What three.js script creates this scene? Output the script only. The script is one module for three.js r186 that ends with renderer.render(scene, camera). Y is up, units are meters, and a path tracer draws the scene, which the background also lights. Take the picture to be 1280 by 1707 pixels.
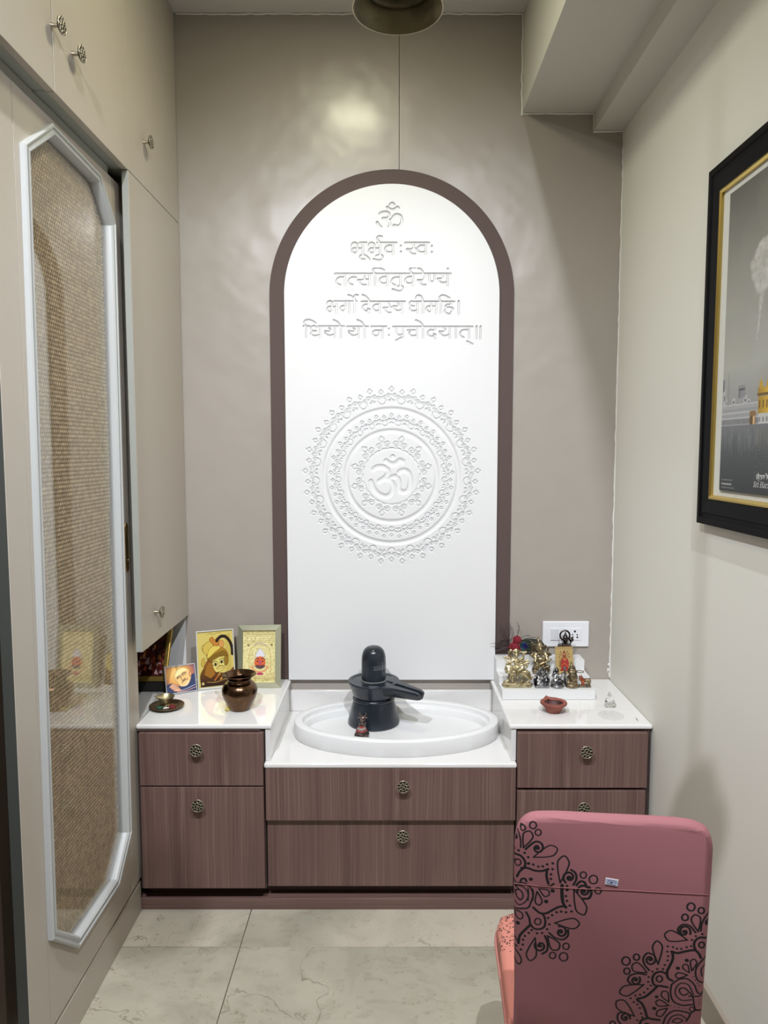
import * as THREE from 'three';
import { RoundedBoxGeometry } from 'three/addons/geometries/RoundedBoxGeometry.js';
import { mergeGeometries, mergeVertices, toCreasedNormals } from 'three/addons/utils/BufferGeometryUtils.js';
import { RectAreaLightUniformsLib } from 'three/addons/lights/RectAreaLightUniformsLib.js';

// ---------------------------------------------------------------- camera, lights, exposure
const W = 1280, H = 1707, FOCAL = 1213, U0 = 653, V0 = 853.5, PITCH = THREE.MathUtils.degToRad(4.9), EYE = 1.45, DIST = 2.63;
const scene = new THREE.Scene();
scene.background = new THREE.Color(0x000000);
const camera = new THREE.PerspectiveCamera(2 * Math.atan(H / 2 / FOCAL) * 180 / Math.PI, W / H, 0.05, 50);
camera.position.set(0, EYE, DIST);
camera.rotation.set(-PITCH, 0, 0);
camera.setViewOffset(W, H, W / 2 - U0, 0, W, H);
const renderer = new THREE.WebGLRenderer({ antialias: true });
renderer.setSize(W, H);
renderer.toneMapping = THREE.LinearToneMapping;
renderer.toneMappingExposure = 0.82;
renderer.shadowMap.enabled = true;
RectAreaLightUniformsLib.init();
const CEIL = 2.94;
// the room's three round ceiling lamps: x, z, disc radius, power, colour
const LAMPS = [
  [-0.17, 0.76, 0.115, 57, [1, 0.97, 0.70], 'round white ceiling downlight close to the mauve altar wall'],
  [-0.48, 2.36, 0.075, 24, [0.93, 0.965, 1.04], 'round white ceiling downlight over the doorway beside the wardrobe loft'],
  [0.37, 2.36, 0.075, 20, [0.93, 0.965, 1.04], 'round white ceiling downlight over the doorway beside the ceiling beam'],
];

// ---------------------------------------------------------------- helpers
const V3 = (x, y, z) => new THREE.Vector3(x, y, z);
const R = THREE.MathUtils.degToRad;
function rng(seed) { let s = seed >>> 0; return () => { s = (s + 0x6d2b79f5) | 0; let t = Math.imul(s ^ (s >>> 15), 1 | s); t = (t + Math.imul(t ^ (t >>> 7), 61 | t)) ^ t; return ((t ^ (t >>> 14)) >>> 0) / 4294967296; }; }
// a measured point of the photograph set on a known plane of the room
function ray(u, v) {
  const x = (u - U0) / FOCAL, y = -(v - V0) / FOCAL, c = Math.cos(PITCH), s = Math.sin(PITCH);
  return [x, y * c - s, -(c + y * s)];
}
const onZ = (u, v, z) => { const d = ray(u, v), t = (z - DIST) / d[2]; return V3(d[0] * t, EYE + d[1] * t, z); };
const onY = (u, v, y) => { const d = ray(u, v), t = (y - EYE) / d[1]; return V3(d[0] * t, y, DIST + d[2] * t); };
const onX = (u, v, x) => { const d = ray(u, v), t = x / d[0]; return V3(x, EYE + d[1] * t, DIST + d[2] * t); };

const used = {};
function numbered(n) { const k = used[n] = (used[n] ?? -1) + 1; return k ? n + '_' + String(k).padStart(3, '0') : n; }
function shadowed(o) { o.castShadow = true; o.receiveShadow = true; return o; }
function tag(o, label, category, group) { o.userData.label = label; o.userData.category = category; if (group) o.userData.group = group; return o; }
function thing(name, label, category, pos = [0, 0, 0], turn = 0, group) {
  const o = new THREE.Group(); o.name = numbered(name); scene.add(o);
  o.position.set(...pos); o.rotation.y = turn;
  return tag(o, label, category, group);
}
function merged(geos) {
  geos = [].concat(geos);
  if (geos.length === 1) return geos[0];
  geos = geos.map((g) => (g.index ? g.toNonIndexed() : g));
  const all = geos.every((g) => g.attributes.uv);
  geos.forEach((g) => { for (const k of Object.keys(g.attributes)) if (!['position', 'normal'].includes(k) && !(k === 'uv' && all)) g.deleteAttribute(k); });
  return mergeGeometries(geos);
}
function obj(name, geos, m, parent, label) {
  const o = shadowed(new THREE.Mesh(merged(geos), m));
  o.name = parent ? name : numbered(name);
  if (label) o.userData.label = label;
  (parent ?? scene).add(o);
  return o;
}
function struct(name, geos, m, parent) { const o = obj(name, geos, m, parent); if (!parent) o.userData.kind = 'structure'; return o; }
// texture coordinates in metres, taken from the side of the geometry each face lies on
function metreUV(g, grain = 'y') {
  const p = g.attributes.position, n = g.attributes.normal, uv = new Float32Array(p.count * 2);
  for (let i = 0; i < p.count; i++) {
    const ax = Math.abs(n.getX(i)), ay = Math.abs(n.getY(i)), az = Math.abs(n.getZ(i)), x = p.getX(i), y = p.getY(i), z = p.getZ(i);
    let a, b;
    if (ax >= ay && ax >= az) { a = z; b = y; } else if (ay >= az) { a = x; b = z; } else { a = x; b = y; }
    if (grain === 'x') [a, b] = [b, a];
    uv[2 * i] = a; uv[2 * i + 1] = b;
  }
  g.setAttribute('uv', new THREE.BufferAttribute(uv, 2));
  return g;
}
// a box given by its two corners, with a small chamfer
function box(x0, x1, y0, y1, z0, z1, r = 0.0015, seg = 1) {
  const w = x1 - x0, h = y1 - y0, d = z1 - z0;
  const g = r > 0 ? new RoundedBoxGeometry(w, h, d, seg, Math.min(r, w / 2.01, h / 2.01, d / 2.01)) : new THREE.BoxGeometry(w, h, d);
  g.translate((x0 + x1) / 2, (y0 + y1) / 2, (z0 + z1) / 2);
  return metreUV(g);
}
const lathe = (pts, seg = 48, smooth = true) => { const g = new THREE.LatheGeometry(pts.map(([r, y]) => new THREE.Vector2(Math.max(r, 1e-5), y)), seg); return smooth ? g : toCreasedNormals(g, 0.5); };
// a smooth lathe outline through a few points
function latheCurve(pts, n = 40, seg = 56) {
  const c = new THREE.CatmullRomCurve3(pts.map(([r, y]) => V3(r, y, 0)), false, 'centripetal');
  return new THREE.LatheGeometry(c.getPoints(n).map((p) => new THREE.Vector2(Math.max(p.x, 1e-5), p.y)), seg);
}
const tube = (pts, r, seg = 24, rad = 8, closed = false) => new THREE.TubeGeometry(new THREE.CatmullRomCurve3(pts.map((p) => (p.isVector3 ? p : V3(...p))), closed), seg, r, rad, closed);
function poly(pts) { const s = new THREE.Shape(); pts.forEach(([x, y], i) => (i ? s.lineTo(x, y) : s.moveTo(x, y))); s.closePath(); return s; }
const extrude = (shape, depth, bevel = 0, seg = 12) => new THREE.ExtrudeGeometry(shape, { depth: depth - 2 * bevel, bevelEnabled: bevel > 0, bevelThickness: bevel, bevelSize: bevel, bevelOffset: -bevel, bevelSegments: 2, curveSegments: seg }).translate(0, 0, bevel);

// ---------------------------------------------------------------- noise and textures
function hash2(x, y, s) { let h = Math.imul(x | 0, 374761393) ^ Math.imul(y | 0, 668265263) ^ Math.imul(s | 0, 2147483647 - 58); h = Math.imul(h ^ (h >>> 13), 1274126177); return ((h ^ (h >>> 16)) >>> 0) / 4294967296; }
function vnoise(x, y, s = 1, px = 0, py = 0) {
  const ix = Math.floor(x), iy = Math.floor(y), fx = x - ix, fy = y - iy, u = fx * fx * (3 - 2 * fx), v = fy * fy * (3 - 2 * fy);
  const m = (a, b) => (b ? ((a % b) + b) % b : a), h = (a, b) => hash2(m(a, px), m(b, py), s);
  return (h(ix, iy) * (1 - u) + h(ix + 1, iy) * u) * (1 - v) + (h(ix, iy + 1) * (1 - u) + h(ix + 1, iy + 1) * u) * v;
}
function fbm(x, y, s = 1, o = 4, px = 0, py = 0) { let a = 0, w = 0.5, f = 1, t = 0; for (let i = 0; i < o; i++) { a += w * vnoise(x * f, y * f, s + i, px * f, py * f); t += w; w *= 0.5; f *= 2; } return a / t; }
function tex(w, h, fn, srgb = true) {
  const d = new Uint8Array(w * h * 4);
  for (let j = 0; j < h; j++) for (let i = 0; i < w; i++) { const c = fn(i / w, j / h), o = (j * w + i) * 4; for (let k = 0; k < 3; k++) d[o + k] = Math.max(0, Math.min(255, c[k] * 255)); d[o + 3] = 255; }
  const t = new THREE.DataTexture(d, w, h); t.wrapS = t.wrapT = THREE.RepeatWrapping; t.magFilter = THREE.LinearFilter; t.minFilter = THREE.LinearMipmapLinearFilter;
  if (srgb) t.colorSpace = THREE.SRGBColorSpace;
  t.needsUpdate = true;
  return t;
}
function canvasTex(w, h, draw) {
  const c = document.createElement('canvas'); c.width = w; c.height = h;
  draw(c.getContext('2d'), w, h);
  const t = new THREE.CanvasTexture(c); t.colorSpace = THREE.SRGBColorSpace; t.magFilter = THREE.LinearFilter;
  return t;
}
const grey = (v) => [v, v, v];
const mix = (a, b, t) => a.map((x, i) => x + (b[i] - x) * t);
const std = (o) => new THREE.MeshStandardMaterial(o);
const phys = (o) => new THREE.MeshPhysicalMaterial(o);
const lin = (r, g, b) => new THREE.Color().setRGB(r, g, b);

// wood laminate: fine vertical streaks, 0.8 m square
function woodTexture(seed, base, dark, light) {
  const t = tex(2048, 512, (u, v) => {
    const wv = 0.012 * (fbm(u * 6, v * 3, seed + 9, 3, 6, 3) - 0.5), x = u + wv;
    const band = fbm(x * 26, v * 0.999, seed, 3, 26, 1), fine = fbm(x * 310, v * 2, seed + 3, 2, 310, 2), thin = vnoise(x * 330, v * 5, seed + 5, 330, 5);
    let c = mix(base, dark, Math.max(0, Math.min(1, (band - 0.42) * 1.1)));
    c = mix(c, light, Math.max(0, fine - 0.5) * 1.25);
    c = mix(c, dark, Math.max(0, thin - 0.74) * 1.6);
    c = mix(c, light, Math.max(0, vnoise(x * 240, v * 2, seed + 7, 240, 2) - 0.8) * 2.6);
    return c;
  });
  t.repeat.set(1 / 0.8, 1 / 0.8);
  return t;
}
const WOOD_BASE = [0.425, 0.325, 0.30], WOOD_DARK = [0.32, 0.235, 0.215], WOOD_LIGHT = [0.56, 0.455, 0.42];
const woodMap = woodTexture(11, WOOD_BASE, WOOD_DARK, WOOD_LIGHT);
const roughNoise = tex(256, 256, (u, v) => grey(0.75 + 0.25 * fbm(u * 8, v * 8, 5, 4, 8, 8)), false);
const wobble = tex(256, 256, (u, v) => grey(fbm(u * 5, v * 5, 21, 3, 5, 5)), false); wobble.repeat.set(1.4, 1.4);
const M = {
  wood: std({ map: woodMap, roughness: 0.48 }),
  woodEdge: std({ color: lin(0.085, 0.052, 0.045), roughness: 0.5 }),
  carcass: std({ color: lin(0.055, 0.036, 0.032), roughness: 0.6 }),
  mauve: phys({ color: lin(0.365, 0.327, 0.287), roughness: 0.34, bumpMap: wobble, bumpScale: 0.006, clearcoat: 0.2, clearcoatRoughness: 0.16 }),
  brownBand: phys({ color: lin(0.098, 0.068, 0.060), roughness: 0.6, specularIntensity: 0.4 }),
  white: std({ color: lin(0.74, 0.74, 0.735), roughness: 0.4 }),
  cream: std({ color: lin(0.755, 0.74, 0.675), roughness: 0.72 }),
  ceiling: std({ color: lin(0.62, 0.61, 0.57), roughness: 0.85 }),
  door: phys({ color: lin(0.47, 0.42, 0.355), roughness: 0.38 }),
  doorEdge: std({ color: lin(0.34, 0.35, 0.31), roughness: 0.5 }),
  trim: std({ color: lin(0.44, 0.45, 0.44), roughness: 0.35 }),
  dark: std({ color: lin(0.012, 0.011, 0.010), roughness: 0.7 }),
  putty: std({ color: lin(0.75, 0.74, 0.70), roughness: 0.8 }),
  pane: phys({ color: 0xffffff, roughness: 0.0, transmission: 1, thickness: 0, ior: 1.5, specularIntensity: 1 }),
};

// ================================================================ THE SETTING
const XR = 0.806, XL = -1.42, ZF = 4.2;
// floor: large stone tiles, 1.2 x 0.6 m, laid with dark joints
const tileMap = tex(1536, 1536, (u, v) => {
  const wx = fbm(u * 6, v * 6, 31, 5, 6, 6) - 0.5, wy = fbm(u * 6, v * 6, 57, 5, 6, 6) - 0.5;
  const cloud = fbm(u * 5 + wx * 2, v * 5 + wy * 2, 3, 5, 5, 5), grain = fbm(u * 48 + wx * 6, v * 96 + wy * 6, 7, 3, 48, 96), fleck = vnoise(u * 420, v * 420, 13, 420, 420);
  let c = mix([0.755, 0.72, 0.655], [0.615, 0.60, 0.535], Math.max(0, Math.min(1, (cloud - 0.28) * 2.1)));
  c = mix(c, [0.55, 0.50, 0.43], Math.max(0, grain - 0.52) * 1.1 * Math.max(0, cloud - 0.3) * 2);
  const vein = (f, g, s, w, lim) => { const r = Math.abs(fbm(u * f + wx * 1.1, v * g + wy * 1.1, s, 6, f, g) - 0.5), gate = Math.max(0, Math.min(1, (vnoise(u * 5, v * 5, s + 9, 5, 5) - lim) * 4)); return Math.max(0, 1 - r / w) * gate; };
  c = mix(c, [0.40, 0.35, 0.285], Math.min(1, vein(3, 4, 77, 0.0036, 0.42)) * 0.58);
  c = mix(c, [0.44, 0.40, 0.33], Math.min(1, vein(4, 3, 99, 0.0035, 0.5)) * 0.6);
  c = mix(c, [0.46, 0.42, 0.35], Math.min(1, vein(7, 6, 133, 0.005, 0.55)) * 0.4);
  if (fleck > 0.84 && grain > 0.55) c = mix(c, [0.46, 0.41, 0.34], 0.38);
  return c;
});
const tileMat = [0, 1, 2].map((k) => { const t = tileMap.clone(); t.repeat.set(0.62, 0.62); t.offset.set(0.37 * k + 0.05, 0.61 * k + 0.1); t.needsUpdate = true; return phys({ map: t, roughness: 0.34, roughnessMap: roughNoise, specularIntensity: 0.7 }); });
const floor = struct('floor', new THREE.BoxGeometry(XR - XL + 0.4, 0.1, ZF + 0.4).translate((XR + XL) / 2, -0.056, ZF / 2), std({ color: lin(0.14, 0.11, 0.075), roughness: 0.9 }));
{
  const J = 0.0022, x0 = -0.444, z0 = 0.616; let k = 0;
  for (let i = -1; i <= 1; i++) for (let j = -1; j <= 5; j++) {
    const ax = Math.max(XL, x0 + (i - 0) * 1.2), bx = Math.min(XR, x0 + (i + 1) * 1.2), az = Math.max(0, z0 + j * 0.6), bz = Math.min(ZF, z0 + (j + 1) * 0.6);
    if (bx - ax < 0.02 || bz - az < 0.02) continue;
    obj('tile', box(ax + J / 2, bx - J / 2, -0.012, 0, az + J / 2, bz - J / 2, 0.0012), tileMat[(k++ * 2 + 1) % 3], floor);
  }
}
struct('ceiling', new THREE.BoxGeometry(XR - XL + 0.4, 0.1, ZF + 0.4).translate((XR + XL) / 2, CEIL + 0.05, ZF / 2), M.ceiling);
struct('wall_right', new THREE.BoxGeometry(0.12, CEIL + 0.1, ZF + 0.3).translate(XR + 0.06, CEIL / 2, ZF / 2), M.cream);
struct('wall_left', new THREE.BoxGeometry(0.12, CEIL + 0.1, ZF + 0.3).translate(XL - 0.06, CEIL / 2, ZF / 2), M.cream);
struct('wall_front', new THREE.BoxGeometry(XR - XL + 0.4, CEIL + 0.1, 0.12).translate((XR + XL) / 2, CEIL / 2, ZF + 0.06), M.cream);
// back wall: two glossy mauve boards meeting in a fine joint above the arch
const wallBack = struct('wall_back', new THREE.BoxGeometry(XR - XL + 0.2, CEIL + 0.1, 0.12).translate((XR + XL) / 2, CEIL / 2, -0.072), M.carcass);
obj('wall_board', box(XL, 0.0250, 0, CEIL, -0.012, 0, 0.0008), M.mauve, wallBack);
obj('wall_board', box(0.0263, XR, 0, CEIL, -0.012, 0, 0.0008), M.mauve, wallBack);
// boxed beam along the right, in two steps
struct('ceiling_beam', extrude(poly([[0.452, CEIL], [0.452, 2.612], [0.702, 2.612], [0.702, 2.553], [XR, 2.553], [XR, CEIL]]), ZF - 0.002).translate(0, 0, 0.002), std({ color: lin(0.60, 0.585, 0.53), roughness: 0.75 }));
// uneven white filler along the joints of wall, beam and ceiling
{
  const r = rng(5);
  const bead = (a, b, w) => {
    const n = Math.ceil(a.distanceTo(b) / 0.02), pts = [];
    for (let i = 0; i <= n; i++) pts.push(a.clone().lerp(b, i / n).add(V3((r() - 0.5) * 0.003, (r() - 0.5) * 0.003, 0)));
    return tube(pts, w, n * 2, 5);
  };
  const g = [
    bead(V3(-0.74, 2.937, 0.001), V3(0.45, 2.937, 0.001), 0.003), bead(V3(0.45, 2.935, 0.001), V3(0.45, 2.60, 0.001), 0.0035), bead(V3(0.45, 2.61, 0.001), V3(0.702, 2.61, 0.001), 0.0035),
    bead(V3(0.701, 2.61, 0.001), V3(0.701, 2.552, 0.001), 0.0035), bead(V3(0.70, 2.551, 0.001), V3(XR, 2.551, 0.001), 0.004), bead(V3(XR - 0.001, 2.55, 0.001), V3(XR - 0.001, 0.61, 0.001), 0.0032),
  ];
  for (let i = 0; i < 9; i++) g.push(new THREE.SphereGeometry(0.0015 + r() * 0.0022, 6, 5).scale(1, 1.6, 0.7).translate(XR - 0.003 - r() * 0.006, 0.615 + r() * 0.05, 0.001));
  const t = struct('trim_1', g, M.putty);
}
struct('baseboard_right', box(XR - 0.012, XR, 0, 0.088, 0.47, ZF, 0.002), std({ color: lin(0.30, 0.255, 0.20), roughness: 0.4 }));

// ceiling lamps
const discShape = (r) => lathe([[0, 0], [r, 0], [r, 0.004], [0, 0.004]], 40, false);
LAMPS.forEach(([x, z, r, power, c, label]) => {
  const t = thing('ceiling_lamp', label, 'ceiling lamp', [x, CEIL, z]);
  obj('rim', lathe([[r, -0.001], [r, -0.008], [r + 0.006, -0.01], [r + 0.016, -0.005], [r + 0.018, 0], [r, -0.001]], 48), M.white, t);
  obj('diffuser', discShape(r).translate(0, -0.0065, 0), std({ color: 0xffffff, roughness: 0.6, emissive: lin(...c), emissiveIntensity: 6 }), t);
  if (z < 1) {
    const l = new THREE.RectAreaLight(lin(...c), power, r * 1.77, r * 1.77);
    l.position.set(x, CEIL - 0.012, z); l.rotation.x = -Math.PI / 2; scene.add(l); l.name = 'lamp_light';
  } else { // the two lamps over the doorway are tilted towards the altar
    const l = new THREE.SpotLight(lin(...c), power, 0, R(45), 1, 2);
    l.position.set(x, CEIL - 0.014, z); l.target.position.set(x * 0.1, 0.45, 0.1); l.shadow.radius = 0.9; scene.add(l, l.target); l.name = 'lamp_light';
  }
});

// ================================================================ ALTAR PANEL
const PC = V3(0, 1.99, 0), RI = 0.378, RO = 0.432, PZ = 0.02;
function archShape(r, bottom) { const s = new THREE.Shape(); s.moveTo(-r, bottom); s.lineTo(r, bottom); s.lineTo(r, PC.y); s.absarc(0, PC.y, r, 0, Math.PI, false); s.lineTo(-r, bottom); return s; }
{
  const t = thing('arch_surround', 'mauve brown arched band on the wall framing the white carved panel', 'arch', [0, 0, 0]);
  const s = archShape(RO, 0.608);
  const inner = new THREE.Path(); inner.moveTo(-RI + 0.004, 0.62); inner.lineTo(-RI + 0.004, PC.y); inner.absarc(0, PC.y, RI - 0.004, Math.PI, 0, true); inner.lineTo(RI - 0.004, 0.62); inner.closePath(); s.holes.push(inner);
  obj('band', extrude(s, 0.006, 0.0008, 64).translate(0, 0, 0.0004), M.brownBand, t);
}
// strokes traced from the lettering: groups of crop origin and scale, then curves "x,y x,y ..."
function strokes(ox, oy, k, text) {
  return text.trim().split(';').filter((s) => s.trim()).map((s) => s.trim().split(/\s+/).map((p) => { const [x, y] = p.split(',').map(Number); return onZ(ox + x / k, oy + y / k, PZ); }));
}
const OM_SMALL = strokes(620, 330, 18.286, `
 235,475 300,440 400,425 480,440 525,490 520,560 460,610 330,620; 460,620 520,670 545,760 535,850 470,920 370,925 270,890 200,810 155,740;
 470,665 540,690 600,640 650,560 720,505 800,505 870,545 910,630 900,740 850,820 770,850 665,830; 465,275 530,330 620,350 710,325 770,275 815,310; 548,200 612,155 675,200`);
const LINE_1 = strokes(575, 390, 8, `
 195,117 285,117; 235,120 237,285; 95,150 100,125 130,117 158,130 163,160 160,240 145,258 125,250; 88,165 95,140; 165,192 228,192; 92,230 95,205 115,192 145,192; 92,230 105,250 125,255;
 232,280 205,290 200,320 225,340 260,337; 250,280 290,300 330,345;
 430,118 685,118; 318,160 325,128 355,117 385,130 392,165 388,240 370,258 350,250; 395,192 455,192; 318,230 325,205 345,192 375,192; 318,230 333,252 350,255;
 490,35 455,30 432,45 432,70 450,100 465,135 468,285; 415,292 460,280 497,290 505,320 485,345 440,350 380,335;
 640,125 642,275; 635,160 580,155 545,175 535,205 550,235 585,245 630,238;
 745,157 746,159; 745,236 746,238; 803,118 1120,118; 895,125 915,150 910,190 880,205 825,203; 905,190 938,195; 845,205 865,240 890,265 935,268;
 1075,125 1077,275; 1068,160 1015,155 978,175 965,205 980,235 1015,245 1065,240; 1158,160 1159,162; 1158,240 1159,242`);
const LINE_2 = strokes(550, 440, 11.636, `
 95,190 2340,190; 290,195 290,425; 275,262 200,258 145,285 122,340 140,385 200,408; 505,265 440,258 385,285 358,335 375,385 435,405;
 640,205 665,240 665,290 630,310 540,313; 665,300 745,300; 575,340 590,385 625,405 695,408; 765,195 765,425; 1050,125 960,75 890,68 845,95 840,140 870,200 876,425;
 1110,195 1110,425; 1095,255 1030,255 975,285 962,325 985,365 1040,380 1095,370;
 1365,195 1365,440; 1345,265 1275,262 1215,290 1190,345 1210,390 1265,412; 1320,435 1365,425 1410,445 1412,495 1370,525 1300,520 1215,490;
 1650,68 1600,62 1560,80 1555,125 1580,175 1607,225 1607,430; 1590,255 1530,252 1475,280 1462,325 1480,365 1540,378 1590,370;
 1705,75 1770,115 1810,180 1830,250 1815,300 1780,315 1705,313; 1745,340 1760,385 1790,405 1855,408;
 1928,200 1930,290 1945,335 1985,345 2020,330 2030,290; 2032,200 2032,310; 2175,205 2190,230 2185,270 2160,285 2090,285; 2100,305 2125,345 2190,365 2270,355; 2282,200 2282,425; 2285,90 2288,94`);
const LINE_3 = strokes(535, 488, 10.667, `
 230,155 630,155; 112,210 118,165 150,150 185,160 195,195 190,320 170,345 150,335; 112,310 115,275 140,252 180,252; 112,310 128,335 150,338; 200,255 265,255; 275,165 275,370;
 420,175 435,215 430,290 400,325 365,320 345,285 355,250 385,238 415,240; 503,170 503,370; 485,42 545,65 580,105 592,150 594,372; 590,90 600,50 630,40 655,48; 595,110 612,145 635,160;
 720,157 1492,157; 1670,157 2372,157; 742,40 805,75 850,135; 842,170 842,215 790,212 750,235 742,275 765,315 810,325 850,310 865,300 830,285; 838,330 850,375;
 1043,170 1043,372; 1030,210 970,212 930,245 930,290 960,322 1030,318; 1185,175 1212,210 1210,250 1180,268 1110,270; 1205,262 1245,258; 1140,285 1155,330 1185,355 1235,355;
 1350,180 1380,210 1375,235 1350,240 1285,240; 1295,260 1310,300 1370,322 1430,305; 1440,170 1442,372;
 1650,165 1610,155 1585,170 1580,205 1600,235 1655,240; 1600,250 1582,280 1595,315 1640,325 1700,318; 1715,170 1717,372; 1690,100 1705,60 1745,48 1780,70 1800,110 1812,160 1812,372;
 1960,170 1962,320 1940,345 1905,335 1885,310; 1875,305 1875,270 1900,245 1960,242; 1970,245 2040,245; 2048,170 2048,372; 2285,98 2220,60 2150,48 2110,80 2110,120 2132,170 2134,372;
 2308,185 2310,215 2250,212 2215,235 2235,262 2300,262 2345,285 2335,325 2310,345; 2240,275 2205,310 2210,350 2250,375 2295,378; 2448,150 2450,390`);
const LINE_4 = [...strokes(500, 530, 8.258, `
 215,72 165,40 110,25 65,40 55,70 80,115 84,280; 45,112 130,112; 225,130 195,110 160,120 150,150 165,178 220,180; 165,190 148,215 165,238 215,245 260,235; 275,130 276,280; 248,115 608,115;
 400,140 420,160 410,182 340,182; 345,205 365,230 415,240 465,228; 478,130 478,280; 460,28 520,60 550,110 560,150 561,285; 645,118 935,118; 735,140 755,160 745,182 668,182; 675,205 695,230 745,242 795,228; 806,130 806,285;
 790,28 850,60 880,110 888,150 889,285; 980,118 1188,118; 1120,175 1030,175 1005,195 1005,225 1030,245 1065,242 1090,215 1090,185; 1138,130 1138,285; 1223,148 1224,150; 1223,236 1224,238`),
...strokes(650, 530, 8, `
 42,117 1102,117; 82,130 85,190 100,222 130,228 165,220; 174,130 176,275; 80,298 160,258; 235,163 330,163; 262,185 258,215 285,238 350,232; 362,130 362,275; 345,30 405,60 435,105 440,150 442,275;
 598,130 598,165 540,160 508,185 505,220 535,245 590,238 612,228 582,212; 592,255 605,285; 715,135 740,155 730,178 660,180; 668,200 690,228 740,238 785,222; 798,130 798,275; 878,130 880,275;
 1055,130 1058,275; 1045,162 975,162 938,190 940,235 985,262; 1030,310 1105,352; 1155,112 1156,285; 1208,112 1209,285`)];
const OM_BIG = strokes(605, 745, 12.8, `
 225,480 290,435 380,425 460,440 520,490 530,560 490,630 350,735; 480,680 560,690 620,770 640,880 610,980 530,1050 440,1050 330,1000 230,890 170,740;
 560,680 640,640 700,635 745,680 765,760 765,880 800,945 870,965 940,940 990,850 1010,740 1000,620 960,540 880,500 800,520 770,550; 490,300 560,350 640,370 720,345 780,290 840,310`);
const OM_DOT = onZ(605 + 632 / 12.8, 745 + 215 / 12.8, PZ), MC = onZ(652.4, 794.4, PZ), PX = onZ(653.4, 794.4, PZ).x - MC.x;

function smoothPath(g, pts) { // a curve through the points
  if (pts.length === 2) { g.moveTo(pts[0][0], pts[0][1]); g.lineTo(pts[1][0], pts[1][1]); return; }
  const c = new THREE.CatmullRomCurve3(pts.map((p) => V3(p[0], p[1], 0)), false, 'centripetal').getPoints(pts.length * 8);
  c.forEach((p, i) => (i ? g.lineTo(p.x, p.y) : g.moveTo(p.x, p.y)));
}
// a grid of the panel's face whose depth follows a drawing: white in the drawing is carved away
function carvedGrid(x0, x1, y0, y1, cell, depth, draw) {
  const nx = Math.round((x1 - x0) / cell), ny = Math.round((y1 - y0) / cell), K = 2, cw = nx * K, ch = ny * K;
  const c = document.createElement('canvas'); c.width = cw; c.height = ch;
  const g = c.getContext('2d'); g.fillStyle = '#000'; g.fillRect(0, 0, cw, ch); g.lineCap = 'round'; g.lineJoin = 'round';
  const sx = cw / (x1 - x0), sy = ch / (y1 - y0);
  draw(g, (x, y) => [(x - x0) * sx, (y1 - y) * sy], sx);
  const d = g.getImageData(0, 0, cw, ch).data, h = new Float32Array((nx + 1) * (ny + 1));
  for (let j = 1; j < ny; j++) for (let i = 1; i < nx; i++) {
    let s = 0; for (let b = -1; b < 1; b++) for (let a = -1; a < 1; a++) s += d[((j * K + b) * cw + i * K + a) * 4];
    h[j * (nx + 1) + i] = s / 4 / 255;
  }
  const geo = new THREE.PlaneGeometry(x1 - x0, y1 - y0, nx, ny).translate((x0 + x1) / 2, (y0 + y1) / 2, PZ), p = geo.attributes.position;
  for (let i = 0; i < p.count; i++) p.setZ(i, PZ - h[i] * depth);
  geo.computeVertexNormals();
  geo.deleteAttribute('uv');
  return geo;
}
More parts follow.
